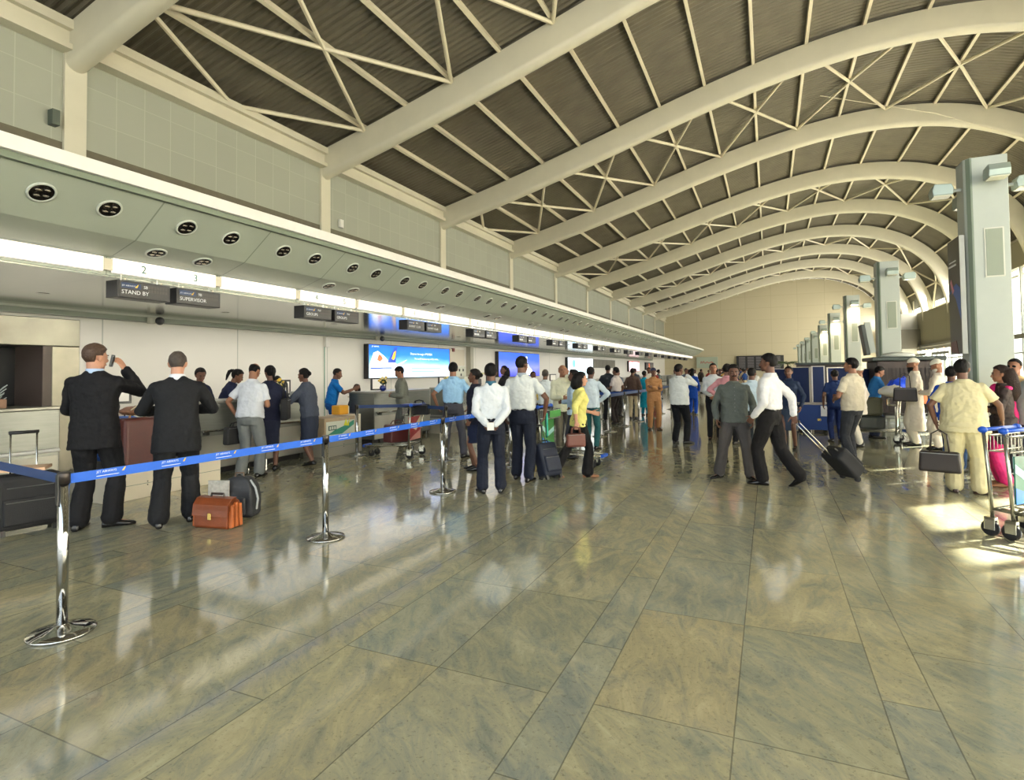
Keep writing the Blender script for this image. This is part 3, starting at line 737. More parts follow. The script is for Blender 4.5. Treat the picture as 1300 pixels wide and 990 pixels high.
tag(MB().box(0, .22, 0, .3, 0, .2).build('yellow_crate', mat('crate_yellow', (226, 164, 42), .5), loc=(-8.7, 9.62, .72), bevel=.02), 'yellow crate behind the cardboard box', 'crate')
tag(MB().box(0, .5, 0, .55, 0, .72).build('low_cabinet', CREAMP, loc=(-8.78, 9.54, 0), bevel=.01), 'cream low cabinet under the yellow crate', 'cabinet')
# papers on desks
for i, (x, y, rz) in enumerate(((-8.5, 10.75, .3), (-8.45, 14.6, -.4), (-8.4, 18.5, .2), (-8.5, 17.65, .8))):
    tag(MB().box(-.11, .11, -.15, .15, 0, .012).build('paper_stack', mat('paper', (228, 226, 216), .7), loc=(x, y, 1.19), rz=rz), ['loose papers at the near end of the desk behind the blue shirted man', 'loose papers on the desk right of the grey jacket', 'loose papers on the desk behind the uniformed woman', 'slanted papers on the desk behind the uniformed woman'][i], 'paper')
tag(MB().box(0, .35, 0, .5, 0, .3).build('printer', mat('printer_beige', (206, 208, 196), .5), loc=(-8.85, 15.2, 1.19), bevel=.03), 'pale ticket printer on the desk left of the pale blue shirt', 'printer')
tag(MB().box(0, .3, 0, .45, 0, .22).build('label_printer', DARK, loc=(-8.8, 15.9, 1.19), bevel=.03), 'black label printer on the desk behind the pale blue shirt', 'printer')

# ------------------------------------------------------------------ stanchions and belts
def stanchion():
    t = empty('barrier_post')
    MB().tube([(0, 0, .035), (0, 0, .93)], .031, 24).build('pole', CHROME, t, True)
    MB().lathe([(.031, .93), (.036, .93), (.036, .995), (.033, 1.0), (.0, 1.0)], (0, 0, 0), 20).build('belt_head', mat('head_dark', (62, 56, 52), .3, .6), t, True)
    MB().lathe([(.0, 0), (.175, 0), (.182, .008), (.178, .016), (.12, .03), (.06, .045), (.036, .055), (.031, .06)], (0, 0, 0), 40).build('base', CHROME, t, True)
    MB().box(-.012, .012, -.041, -.03, .80, .99).build('clip', DARK, t)
    return t
post0 = stanchion()
def post(x, y, label, first=[True]):
    if first[0]: first[0] = False; post0.location = (x, y, 0); o = post0; o.rotation_euler[2] = 0
    else: o = copy_tree(post0, (x, y, 0))
    tag(o, label, 'barrier post', 'chrome belt barrier posts'); return o
def belt(a, b, m, label, z=.955, h=.062, sag=.0, logo=True):
    a = V((a[0], a[1], 0)); b = V((b[0], b[1], 0)); L = (b - a).length; d = (b - a) / L; nn = V((d.y, -d.x, 0))
    t = empty('barrier_belt', (0, 0, 0)); tag(t, label, 'belt', 'barrier belts')
    s_ = .035; q = MB(); N = 12; top = []; bot = []
    def P(u, dz, dn): return a + d * (s_ + (L - 2 * s_) * u) + V((0, 0, z - sag * 4 * u * (1 - u) + dz)) + nn * dn
    rings = [[P(i / N, h / 2, .001), P(i / N, -h / 2, .001), P(i / N, -h / 2, -.001), P(i / N, h / 2, -.001)] for i in range(N + 1)]
    q.loft(rings).build('webbing', m, t)
    if logo:
        n = max(1, int(L / .42)); side = 1 if nn.x > 0 else -1
        ang = math.atan2(d.y * side, d.x * side)
        for i in range(n):
            u = (i + .35) / n; c = P(u, 0, .0022 * side)
            f = math.atan2((nn * side).y, (nn * side).x)
            o = text('JET AIRWAYS', .021, WPRINT, t, (c.x, c.y, c.z + .008), (PI / 2, 0, f + PI / 2), 'lettering', .0003)
            w = [c + V((0, 0, -.014)), c + d * side * .14 + V((0, 0, -.014)), c + d * side * .14 + V((0, 0, -.010)), c + V((0, 0, -.010))]
            MB().add([p for p in w] + [p - nn * side * .001 for p in w], [(0, 1, 2, 3), (7, 6, 5, 4), (0, 1, 5, 4), (1, 2, 6, 5), (2, 3, 7, 6), (3, 0, 4, 7)]).build('small_print', WPRINT, t)
            e = d * side * .158; w = [c + e + V((0, 0, .002)), c + e + d * side * .018 + V((0, 0, .026)), c + e + d * side * .026 + V((0, 0, .026)), c + e + d * side * .014 + V((0, 0, .002))]
            MB().add([p for p in w] + [p - nn * side * .001 for p in w], [(0, 1, 2, 3), (7, 6, 5, 4), (0, 1, 5, 4), (1, 2, 6, 5), (2, 3, 7, 6), (3, 0, 4, 7)]).build('emblem', YEL, t)
    return t
PX = -4.04
R1 = [(PX - .03, 2.1), (-3.99, 4.33), (PX, 6.6), (PX - .02, 8.85)]
lab = ['nearest chrome barrier post, at the left foreground', 'second chrome barrier post, right of the brown briefcase', 'third chrome barrier post, left of the man with hands behind', 'chrome barrier post hidden behind the man with hands behind']
for p, l in zip(R1, lab): post(p[0], p[1], l)
belt(R1[0], R1[1], BLUEB, 'bright blue barrier belt from the nearest post to the second')
belt(R1[1], R1[2], BLUEB, 'bright blue barrier belt from the second post to the third')
belt(R1[2], R1[3], BLUEB, 'bright blue barrier belt running behind the man with hands behind')
belt((-5.9, 2.35), R1[0], NAVYB, 'dark blue barrier belt leaving the nearest post to the left', logo=True)
post(-5.9, 2.35, 'chrome barrier post beyond the left edge')
R2 = [(-7.42, 8.92), (-6.55, 9.55), (-5.4, 8.95), (-4.3, 11.0)]
lab = ['chrome barrier post right of the cardboard box', 'chrome barrier post at the loaded trolley', 'chrome barrier post at the leg of the pale blue shirt man', 'chrome barrier post behind the uniformed woman']
for p, l in zip(R2[:3], lab): post(p[0], p[1], l)
belt(R2[0], R2[1], NAVYB, 'navy barrier belt left of the loaded trolley', logo=False)
belt(R2[1], R2[2], NAVYB, 'navy barrier belt across the loaded trolley', logo=False)
Q = [(-3.82, 13.6), (-3.86, 14.75), (-3.84, 16.3), (-3.78, 18.0), (-3.62, 19.3), (-5.0, 13.6), (-5.1, 16.0), (-5.1, 18.6), (-3.7, 21.5), (-3.7, 24), (-5.2, 21.5), (-3.95, 12.0)]
ql = 'chrome barrier post in the queue lanes beside the khaki guard'
for i, p in enumerate(Q): post(p[0], p[1], ql)
for a, b in ((0, 1), (1, 2), (2, 3), (3, 4), (0, 5), (5, 6), (6, 7), (2, 6), (3, 7), (4, 8), (8, 9), (7, 10), (11, 0)):
    belt(Q[a], Q[b], NAVYB if (a + b) % 2 else mat('belt_mid_blue', (20, 66, 140), .6), 'dark blue barrier belt in the queue lanes beside the guard', logo=False, h=.085)

# ------------------------------------------------------------------ luggage
BLKF = mat('black_bag_fabric', (30, 30, 32), 0.75, bump=0.3, bscale=160)
def rbag(name, w, d, h, m, r=.04, parent=None):
    return MB().box(-w / 2, w / 2, -d / 2, d / 2, 0, h).build(name, m, parent, bevel=r, seg=4)
def trolley_case(loc, rz, w, d, h, m, label, hh=.45, tilt=0.0, trim=None, lean=0.0, rod=.11):
    t = empty('trolley_suitcase', loc, rz); tag(t, label, 'suitcase')
    if tilt: t.rotation_euler[0] = tilt
    o = MB().box(-w / 2, w / 2, -d / 2, d / 2, .045, h).build('shell', m, t, bevel=min(.06, d * .22), seg=4)
    f = MB().box(-w * .4, w * .4, -d / 2 - .035, -d / 2 + .01, .1, h * .62).build('front_pocket', m, t, bevel=.03, seg=3)
    MB().tube([V((-w * .36, -d / 2 - .036, h * .56)), V((w * .36, -d / 2 - .036, h * .56))], .005, 5).build('zip', mat('zip_grey', (120, 120, 120), .4, .6), f)
    MB().tube([V((-w * .34, -d / 2 - .004, h * .8)), V((w * .34, -d / 2 - .004, h * .8))], .005, 5).build('zip', MATS['zip_grey'], o)
    g = MB()
    for s_ in (-rod, rod): g.tube([V((s_, d / 2 - .03, h * .3)), V((s_, d / 2 - .03, h + hh))], .009, 8)
    g.build('telescopic_rods', CHROME, t, True)
    MB().tube([V((-rod - .015, d / 2 - .03, h + hh)), V((rod + .015, d / 2 - .03, h + hh))], .018, 8).build('grip', DARK, t, True)
    MB().tube([V((-.08, -.02, h)), V((-.07, -.02, h + .035)), V((.07, -.02, h + .035)), V((.08, -.02, h))], .012, 6).build('carry_handle', DARK, t)
    for s_ in (-1, 1):
        M = Matrix.Translation(V((s_ * (w / 2 - .045), d / 2 - .03, .04))) @ Matrix.Rotation(PI / 2, 4, 'Y')
        q = MB().lathe([(.0, -.016), (.04, -.016), (.04, .016), (0, .016)], (0, 0, 0), 14, M); q.build('wheel', RUBBER, t, True)
        MB().box(s_ * w / 2 * .75 - .02, s_ * w / 2 * .75 + .02, -d / 2 + .02, -d / 2 + .06, 0, .06).build('foot', DARK, t)
    return t
# left case
trolley_case((-7.12, 3.33, 0), math.radians(78), .56, .3, .60, BLKF, 'black wheeled suitcase beside the suited man on the phone', hh=.42)
tag(MB().box(-.2, .2, -.14, .14, 0, .03).build('magazine', mat('magazine_print', (196, 160, 128), .5, var=.3, vscale=14), loc=(-7.1, 3.3, .64), rz=.9), 'folded magazine lying on the black suitcase at the left', 'magazine')
# brown suitcase on the conveyor
t = empty('brown_suitcase', (-7.95, 4.98, .372), math.radians(90)); tag(t, 'maroon brown suitcase standing on the low conveyor between the suited men', 'suitcase')
MR = mat('maroon_leather', (78, 32, 28), 0.42, bump=.15, bscale=60, var=.15)
MB().box(-.24, .24, -.14, .14, 0, .66).build('shell', MR, t, bevel=.05, seg=4); MB().box(-.245, .245, -.02, .02, .02, .665).build('rim', mat('maroon_dark', (66, 28, 26), .4), t, bevel=.01)
MB().tube([V((-.1, 0, .66)), V((-.08, 0, .72)), V((.08, 0, .72)), V((.1, 0, .66))], .014, 6).build('handle', mat('tan_strap', (176, 132, 92), .6), t)
t = empty('soft_bag', (-8.0, 4.98, 1.095), .3); tag(t, 'tan soft bag with loose straps on top of the maroon suitcase', 'bag')
fuse('body', MB().ball((0, 0, .035), (.15, .22, .06), 16, 10).ball((.0, .1, .05), (.09, .1, .06), 12, 8), .012, mat('tan_bag', (128, 88, 66), .6, var=.2, vscale=9), t, 2, .03, .06)
MB().tube([V((.1, -.18, .05)), V((.16, -.1, .13)), V((.14, .0, .09)), V((.12, .1, .12)), V((.1, .16, .06))], .008, 5).build('strap', mat('pale_strap', (206, 194, 170), .6), t)
t = empty('blue_bag', (-8.6, 5.1, .4)); tag(t, 'bright blue bag behind the maroon suitcase', 'bag')
MB().box(-.18, .18, -.25, .25, 0, .62).build('body', mat('bag_blue', (18, 84, 170), .6, bump=.2), t, bevel=.07); MB().tube([V((0, -.1, .6)), V((0, -.08, .7)), V((0, .1, .7)), V((0, .12, .6))], .012, 6).build('handle', DARK, t)
# brown briefcase
t = empty('leather_briefcase', (-5.37, 4.22, 0), math.radians(10)); tag(t, 'tan brown leather briefcase on the floor', 'briefcase')
W = .42
prof = [(-.09, .0), (.11, .0), (.12, .02), (.115, .17), (.08, .27), (.02, .31), (-.05, .30), (-.10, .24), (-.105, .02)]
LB1 = mat('saddle_leather', (122, 58, 24), 0.38, var=.16, vscale=7, bump=.12, bscale=50)
LB2 = mat('saddle_gusset', (170, 90, 42), 0.42, var=.12, vscale=10)
MB().prism(prof, 'x', -W / 2, W / 2).build('body', LB1, t, bevel=.012)
for s_ in (-1, 1):
    q = MB()
    for i in range(3): q.prism([(-.085 + i * .062, .01), (-.035 + i * .062, .01), (-.04 + i * .055, .27 - abs(i - 1) * .02), (-.07 + i * .05, .26 - abs(i - 1) * .02)], 'x', s_ * W / 2 - .002 * s_, s_ * (W / 2 + .035))
    q.build('gusset', LB2, t, bevel=.008)
MB().prism([(-.115, .13), (-.108, .13), (-.105, .245), (-.052, .308), (.02, .318), (.02, .31), (-.05, .30), (-.10, .24)], 'x', -W / 2 - .01, W / 2 + .01).build('flap', LB1, t, bevel=.003)
MB().box(-.022, .022, -.124, -.113, .095, .165).build('lock', mat('brass', (206, 176, 104), .25, 1.), t, bevel=.004)
h = MB().tube([V((-.08, 0, .31)), V((-.075, 0, .345)), V((.075, 0, .345)), V((.08, 0, .31))], .012, 8).build('handle', mat('dark_handle', (46, 30, 24), .4), t)
# grey backpack with newspaper
t = empty('backpack', (-5.52, 4.62, 0), math.radians(25)); tag(t, 'dark grey backpack standing behind the tan briefcase', 'backpack')
DG = mat('charcoal_nylon', (46, 47, 50), .6, bump=.25, bscale=120)
fuse('body', MB().loft([[V((sx * w, y + .02, z)) for sx, y in ((-1, -d), (1, -d), (1, d), (-1, d))] for z, w, d in ((.0, .17, .1), (.03, .185, .12), (.2, .185, .13), (.34, .165, .115), (.42, .12, .08), (.45, .07, .05))]), .012, DG, t, 6, .01)
MB().box(-.13, .13, -.16, -.12, .04, .24).build('front_pocket', DG, t, bevel=.02)
MB().tube([V((-.05, .0, .44)), V((-.045, .0, .49)), V((.045, .0, .49)), V((.05, .0, .44))], .01, 6).build('grab_handle', mat('grab_tan', (104, 84, 70), .6), t)
MB().tube([V((.19, .0, .08)), V((.215, -.02, .2)), V((.19, -.03, .33)), V((.13, -.02, .41))], .012, 6).build('strap', mat('strap_light', (176, 180, 182), .5), t)
tag(MB().box(-.12, .12, -.008, .008, 0, .26).build('newspaper', mat('newsprint', (172, 168, 158), .8, var=.2, vscale=30), loc=(-5.62, 4.43, .17), rz=.35), 'folded newspaper tucked between backpack and briefcase', 'newspaper')
# cardboard carton on the conveyor
t = empty('cardboard_carton', (-7.80, 8.42, .375)); tag(t, 'taped cardboard carton with green and white print on the conveyor', 'carton')
CB = mat('cardboard', (176, 156, 130), .8, var=.08); MB().box(-.55, 0, .02, .9, 0, .37).build('carton', CB, t, bevel=.008)
TE = mat('carton_teal', (64, 150, 128), .6); WH = mat('carton_white', (222, 226, 214), .6)
MB().box(0, .004, .06, .88, .03, .3).build('print_panel', WH, t)
MB().prism([(.1, .05), (.5, .04), (.86, .2), (.86, .29), (.6, .2), (.3, .13)], 'x', .004, .006).build('artwork', TE, t)
MB().box(.004, .008, .12, .34, .13, .22).build('label_plate', mat('carton_dark', (44, 84, 84), .6), t); MB().box(.008, .01, .145, .19, .145, .205).box(.008, .01, .21, .255, .145, .205).box(.008, .01, .275, .32, .145, .205).build('block_print', WH, t)
MB().prism([(.55, .2), (.62, .33), (.66, .22), (.72, .34), (.7, .18)], 'x', .006, .009).build('tag', mat('tag_yellow', (226, 226, 50), .5), t)
MB().box(-.56, .004, .44, .50, .368, .372).build('tape', mat('tape', (196, 186, 160), .4), t)
MB().lathe([(.09, 0), (.12, 0), (.12, .002), (.09, .002)], (0, 0, 0), 20, Matrix.Translation(V((-.28, .018, .2))) @ Matrix.Rotation(PI / 2, 4, 'X')).build('ring_print', mat('carton_green', (70, 110, 84), .7), t)
# bags held
def handbag(loc, rz, w, d, h, m, label, hh=.15, name='handbag', tilt=0):
    t = empty(name, loc, rz); tag(t, label, name.replace('_', ' '))
    MB().prism([(-w / 2, 0), (w / 2, 0), (w / 2 * .92, h), (-w / 2 * .92, h)], 'y', -d / 2, d / 2).build('body', m, t, bevel=min(.03, d * .3), seg=3)
    MB().box(-w * .44, w * .44, -d / 2 - .004, -d / 2 + .004, h * .9, h * .93).build('zip', mat('zip_grey', (120, 120, 120), .4, .6), t)
    for s_ in (-1, 1): MB().tube([V((-w * .22, s_ * d * .3, h - .01)), V((-w * .18, s_ * d * .15, h + hh * .8)), V((0, 0, h + hh)), V((w * .18, s_ * d * .15, h + hh * .8)), V((w * .22, s_ * d * .3, h - .01))], .009, 6).build('strap', m, t, True)
    return t
TOTE = mat('dark_brown_tote', (32, 22, 20), .5)

# ------------------------------------------------------------------ luggage trolleys
TB = mat('trolley_blue', (24, 84, 190), .35); TSTEEL = mat('trolley_tube', (168, 166, 152), .22, .9)
def trolley(loc, rz, label, ad=None, group='luggage trolleys'):
    t = empty('luggage_trolley', loc, rz); tag(t, label, 'luggage trolley', group)
    for s_ in (-1, 1):
        MB().tube([V((s_ * .29, 0, .16)), V((s_ * .29, -.02, .6)), V((s_ * .29, -.05, .99))], .017, 8).build('upright', TSTEEL, t, True)
        w = empty('caster', (s_ * .29, 0, 0)); w.parent = t
        M = Matrix.Translation(V((0, -.02, .075))) @ Matrix.Rotation(PI / 2, 4, 'Y')
        MB().lathe([(0, -.018), (.06, -.02), (.075, -.012), (.075, .012), (.06, .02), (0, .018)], (0, 0, 0), 18, M).build('wheel', RUBBER, w, True)
        MB().box(-.03, -.02, -.06, .03, .06, .18).box(.02, .03, -.06, .03, .06, .18).box(-.03, .03, -.055, .03, .15, .18).build('fork', mat('fork_steel', (200, 198, 184), .2, 1.), w, bevel=.004)
        MB().ball((s_ * .29, -.055, 1.0), (.035, .04, .033), 12, 8).build('handle_knob', TB, t, True)
    MB().tube([V((-.29, -.055, 1.0)), V((.29, -.055, 1.0))], .02, 10).build('handlebar', TB, t, True)
    bed = MB()
    for s_ in (-1, 1): bed.tube([V((s_ * .29, 0, .26)), V((s_ * .27, .3, .235)), V((s_ * .16, .98, .2))], .014, 8)
    bed.tube([V((-.16, .98, .2)), V((0, 1.03, .2)), V((.16, .98, .2))], .014, 8)
    for x in (-.14, 0, .14): bed.tube([V((x * 1.3, .02, .25)), V((x * .8, .98, .2))], .008, 6)
    bed.tube([V((-.29, 0, .25)), V((.29, 0, .25))], .014, 8).tube([V((-.25, .45, .222)), V((.25, .45, .222))], .01, 6)
    bed.build('bed', TSTEEL, t, True)
    MB().box(-.13, .13, .98, 1.05, .17, .225).build('front_bumper', TB, t, bevel=.015)
    for s_ in (-1, 1):
        M = Matrix.Translation(V((s_ * .12, .86, .06))) @ Matrix.Rotation(PI / 2, 4, 'Y')
        f = MB().lathe([(0, -.015), (.06, -.015), (.06, .015), (0, .015)], (0, 0, 0), 16, M).build('front_wheel', RUBBER, t, True)
        MB().box(s_ * .12 - .022, s_ * .12 + .022, .84, .88, .06, .19).build('fork', TSTEEL, f)
    bk = MB()
    for z in (.80, .95): bk.tube([V((-.27, -.02, z)), V((.27, -.02, z)), V((.25, .14, z)), V((-.25, .14, z))], .006, 6, closed=True)
    for i in range(9): x = -.24 + i * .06; bk.tube([V((x, -.02, .95)), V((x, -.02, .80)), V((x * .95, .14, .80)), V((x * .95, .14, .95))], .0035, 5)
    bk.build('basket', TSTEEL, t)
    if ad:
        a = MB().box(-.26, .26, .0, .012, .33, .77).build('advert_board', ad[0], t)
        MB().prism([(-.26, .33), (.26, .33), (.26, .5), (-.1, .40)], 'y', -.003, 0).build('advert_stripe', ad[1], a)
        MB().prism([(-.26, .62), (.05, .5), (.26, .66), (.26, .77), (.0, .60), (-.26, .70)], 'y', -.003, 0).build('advert_swirl', ad[2], a)
        MB().prism([(-.26, .33), (.26, .33), (.26, .48), (-.05, .38)], 'y', .012, .015).build('advert_stripe', ad[1], a)
        MB().prism([(-.26, .55), (.0, .48), (.26, .62), (.26, .70), (.0, .56), (-.26, .63)], 'y', .012, .015).build('advert_swirl', ad[2], a)
        MB().box(-.24, .24, .145, .155, .82, .935).build('basket_sign', ad[3], t)
    return t
AD1 = (mat('ad_green', (44, 104, 84), .35, var=.35, vscale=5), mat('ad_blue', (28, 110, 200), .35), mat('ad_pale', (170, 214, 214), .35), mat('ad_orange', (238, 84, 30), .45))
AD2 = (mat('ad_red', (176, 44, 50), .4, var=.2), mat('ad_pink', (220, 150, 140), .4), mat('ad_cream', (226, 206, 170), .4), mat('ad_dark', (60, 30, 34), .45))
def near_trolley(x, y, hx, hy, label, ad=None):
    """left upright stands at x,y ; heading hx,hy"""
    rz = math.atan2(-hx, hy); ux, uy = math.cos(rz), math.sin(rz)
    return trolley((x - ux * .29, y - uy * .29, 0), rz, label, ad)
near_trolley(1.90, 6.80, .74, -.67, 'empty chrome luggage trolley with blue handle at the right edge, rear of the nested two', None).rotation_euler[2] += 0
near_trolley(2.02, 6.68, .74, -.67, 'luggage trolley with green and blue advert at the right edge, front of the nested two', AD1)
trolley((-6.25, 9.2, 0), math.radians(100), 'loaded luggage trolley with red advert before the grey jacket man', AD2)
trolley((-3.55, 9.3, 0), math.radians(-92), 'empty luggage trolley behind the woman in the yellow top', (mat('ad_green2', (60, 130, 60), .4), AD1[1], AD1[2], mat('ad_green3', (70, 150, 60), .4)))
trolley((2.5, 14.6, 0), math.radians(75), 'loaded luggage trolley with white sack leaned on by the boy', (mat('ad_white', (214, 206, 190), .4), AD1[2], mat('ad_white2', (214, 206, 190), .4), mat('ad_gold', (196, 150, 70), .4)))
trolley((3.75, 15.3, 0), math.radians(100), 'luggage trolley behind the bearded man in the white robe')
# loads
t = handbag((-6.65, 9.2, .27), 1.2, .5, .3, .34, BRLEATH if False else mat('dark_maroon_bag', (84, 34, 32), .5), 'dark maroon bag on the loaded trolley bed', .08, 'travel_bag')
t = handbag((-6.2, 9.28, .80), .3, .42, .2, .2, BLKF, 'black soft bag lying in the loaded trolley basket', .08, 'travel_bag')
tag(MB().box(-.2, .2, -.16, .16, 0, .025).build('laptop', mat('navy_plastic', (28, 44, 110), .4), loc=(-6.2, 9.1, .995), rz=.3, bevel=.01), 'flat navy folder resting on the loaded trolley handle', 'folder')
tag(MB().box(-.25, .25, -.2, .2, 0, .28).build('grey_suitcase', mat('slate_case', (58, 62, 58), .6), loc=(2.02, 14.72, .27), rz=.1, bevel=.05, seg=3), 'dark slate case at the bottom of the boy\'s trolley', 'suitcase')
tag(MB().box(-.22, .22, -.2, .2, 0, .4).build('olive_suitcase', mat('olive_case', (74, 72, 50), .6), loc=(2.02, 14.72, .56), rz=.05, bevel=.06, seg=3), 'olive brown case on top of the dark slate case', 'suitcase')
def sack(loc, r, m, label, name, s=1):
    t = empty(name, loc); tag(t, label, name.replace('_', ' '))
    fuse('body', MB().ball((0, 0, r[2]), r, 16, 10).ball((r[0] * .4, r[1] * .3, r[2] * 1.3), (r[0] * .6, r[1] * .6, r[2] * .7), 12, 8).ball((-r[0] * .5, 0, r[2] * .8), (r[0] * .6, r[1] * .7, r[2] * .6), 12, 8), .018, m, t, 2, .06, .1)
    MB().tube([V((0, 0, r[2] * 1.9)), V((.05, 0, r[2] * 2.2)), V((.1, 0, r[2] * 1.8))], .012, 5).build('knot', m, t)
sack((2.42, 14.6, .98), (.24, .18, .12), mat('white_sack', (226, 222, 212), .6), 'white plastic sack on the boy\'s trolley handle', 'plastic_sack')
sack((2.66, 14.95, 1.0), (.28, .22, .19), mat('royal_blue_sheet', (28, 76, 226), .35), 'royal blue plastic bag heaped on the trolley', 'plastic_bag')
tag(MB().box(-.16, .16, -.14, .14, 0, .2).build('orange_parcel', mat('orange_parcel', (196, 116, 66), .6, var=.2, vscale=12), loc=(3.0, 15.3, .8), rz=.3, bevel=.03), 'orange patterned parcel right of the blue plastic bag', 'parcel')

# ------------------------------------------------------------------ air columns on the right
COLM = mat('column_grey', (164, 170, 162), 0.38, var=.02); COLD = mat('column_edge', (112, 124, 108), .4); VENT = mat('vent_mesh', (132, 140, 124), .5)
WARM = lit('floodlight_warm', (255, 214, 170), 12); LOFF = mat('floodlight_lens', (206, 204, 184), .2)
def column(x, y, h, label, on=False, first=False):
    t = empty('air_column', (x, y, 0)); tag(t, label, 'column', 'grey air columns with floodlights')
    MB().prism([(-.27, .35), (-.27, -.02), (-.2, -.1), (.28, -.1), (.28, .35)], 'z', 0, h).build('shaft', COLM, t, bevel=.01)
    MB().prism([(-.245, -.06), (-.2, -.105), (-.175, -.105), (-.24, -.03)], 'z', 0, h - .01).build('edge_strip', COLD, t)
    MB().box(-.05, .2, -.112, -.10, h - 1.93, h - 1.15).build('vent_frame', mat('vent_frame', (196, 196, 182), .4), t)
    v = MB().box(-.03, .18, -.118, -.11, h - 1.91, h - 1.17).build('vent', VENT, t)
    MB().box(-.3, .31, -.13, .38, 0, .09).build('plinth', DSTEEL, t)
    def flood(M, o_):
        f = empty('floodlight'); f.parent = t; f.matrix_local = M
        MB().tube([V((0, 0, 0)), V((0, -.22, 0))], .035, 8).build('arm', mat('arm_pale', (190, 196, 192), .4, .4), f)
        MB().prism([(-.15, .02), (-.19, .12), (-.48, .14), (-.52, .02), (-.50, -.1), (-.17, -.1)], 'x', -.17, .17).build('housing', mat('flood_housing', (150, 162, 154), .35, .4), f, bevel=.015)
        MB().box(-.15, .15, -.49, -.19, -.115, -.1).build('lens', WARM if o_ else LOFF, f)
    T = Matrix.Translation
    flood(T(V((.06, -.1, h - .36))) @ Matrix.Rotation(0, 4, 'Z') @ Matrix.Scale(.8, 4), on)
    flood(T(V((-.27, .1, h - .45))) @ Matrix.Rotation(-PI / 2, 4, 'Z') @ Matrix.Scale(.8, 4), False)
    flood(T(V((.28, .1, h - .45))) @ Matrix.Rotation(PI / 2, 4, 'Z') @ Matrix.Scale(.8, 4), False)
    flood(T(V((-.1, .35, h - .55))) @ Matrix.Rotation(PI, 4, 'Z') @ Matrix.Scale(.8, 4), False)
    if on:
        l = bpy.data.lights.new('floodlight_lamp', 'SPOT'); l.energy = 95; l.color = (1, .83, .62); l.spot_size = 2.4; l.spot_blend = .8; l.shadow_soft_size = .12
        lo = bpy.data.objects.new('floodlight_lamp', l); COL.objects.link(lo); lo.location = (x + .06, y - .38, h - .52); lo.rotation_euler = (math.radians(22), 0, 0)
    return t
CX_ = 3.2
cols = [(3.2, 11.3, 4.95), (3.15, 19.2, 4.66), (3.17, 27.0, 4.62), (3.15, 33.7, 4.5), (3.15, 40.3, 4.35), (3.15, 47.5, 4.3), (3.15, 54.5, 4.3), (3.15, 61.5, 4.3), (3.15, 68.5, 4.3)]
cl = ['nearest grey air column with floodlights, dark poster on its side', 'second grey air column, small tilted screen on its side', 'third grey air column with a warm lit floodlight', 'fourth grey air column with a warm lit floodlight', 'fifth grey air column with a warm lit floodlight'] + ['grey air column at the far end of the row'] * 4
for i, (x, y, h) in enumerate(cols): column(x, y, h, cl[i], i in (2, 3, 4))
t = empty('poster_board', (2.86, 11.3, 1.82), 0); tag(t, 'tall dark poster with blue figure hung on the nearest air column', 'poster')
MB().box(-.03, .03, -.1, .55, 0, 1.9).build('board', mat('poster_dark', (40, 34, 34), .3, var=.2, vscale=3), t, bevel=.004)
MB().box(-.035, .035, -.12, -.09, 0, 1.9).build('edge', mat('board_edge', (150, 152, 146), .4), t)
MB().prism([(.55, 1.0), (.35, 1.05), (.15, .9), (-.08, .55), (-.09, 1.05), (.1, 1.15), (.25, 1.12)], 'x', -.036, -.031).build('figure', mat('poster_blue', (30, 84, 170), .35), t)
MB().prism([(.3, 1.0), (.42, 1.2), (.36, 1.25), (.22, 1.05)], 'x', -.04, -.036).build('figure_trim', mat('poster_pink', (210, 130, 150), .4), t)
MB().prism([(.1, .0), (.5, .05), (.5, .2), (.2, .22)], 'x', -.036, -.031).build('figure_base', mat('poster_maroon', (96, 44, 38), .4), t)
MB().box(-.035, -.031, .1, .5, 1.45, 1.48).box(-.035, -.031, .1, .46, 1.52, 1.54).build('caption', WPRINT, t)
t = empty('hanging_screen', (2.62, 19.1, 1.98)); tag(t, 'slanted dark screen on the left side of the second column', 'screen')
MB().box(-.05, .05, -.1, .5, 0, .9).build('case', mat('screen_case', (50, 58, 52), .4), t, bevel=.01); MB().box(.06, .2, -.05, .1, .05, .95).build('back_box', COLM, t)
t.rotation_euler[1] = math.radians(-8)

# blue partitions, cabinet, x-ray machine
NV = mat('partition_navy', (20, 40, 86), .75, bump=.2, bscale=200)
def screen_(x0, y0, x1, y1, h, label):
    t = empty('partition_screen', (x0, y0, 0), math.atan2(y1 - y0, x1 - x0)); tag(t, label, 'partition', 'navy partition screens'); L = math.hypot(x1 - x0, y1 - y0)
    MB().box(.03, L - .03, -.015, .015, .1, h - .02).build('panel', NV, t)
    MB().box(0, .03, -.02, .02, 0, h).build('post', mat('post_pale', (190, 184, 176), .4, .5), t); MB().box(L - .03, L, -.02, .02, 0, h).build('post', MATS['post_pale'], t)
    MB().box(0, L, -.02, .02, h - .02, h).build('top_rail', MATS['post_pale'], t)
for i, s_ in enumerate(((.55, 17.6, 1.02, 17.3, 1.66), (1.04, 17.2, 1.36, 17.2, 1.68), (1.4, 17.2, 2.0, 17.35, 1.64), (.05, 18.4, .5, 18.0, 1.62), (2.02, 17.4, 2.5, 17.9, 1.6))):
    screen_(*s_, ['navy partition screen left of the darkest one', 'darkest narrow navy partition behind the blue trunk', 'navy partition right of the blue trunk', 'navy partition at the left end of the group', 'navy partition behind the man in white cap'][i])
t = empty('travel_chest', (.66, 16.1, 0)); tag(t, 'blue wheeled trunk with white sticker in front of the partitions', 'trunk')
BT = mat('trunk_blue', (18, 58, 132), .5); MB().box(0, .66, 0, .5, .07, .70).build('body', BT, t, bevel=.02); MB().box(-.01, .67, -.01, .51, .70, .74).build('lid', mat('lid_pale', (168, 160, 156), .4), t, bevel=.008)
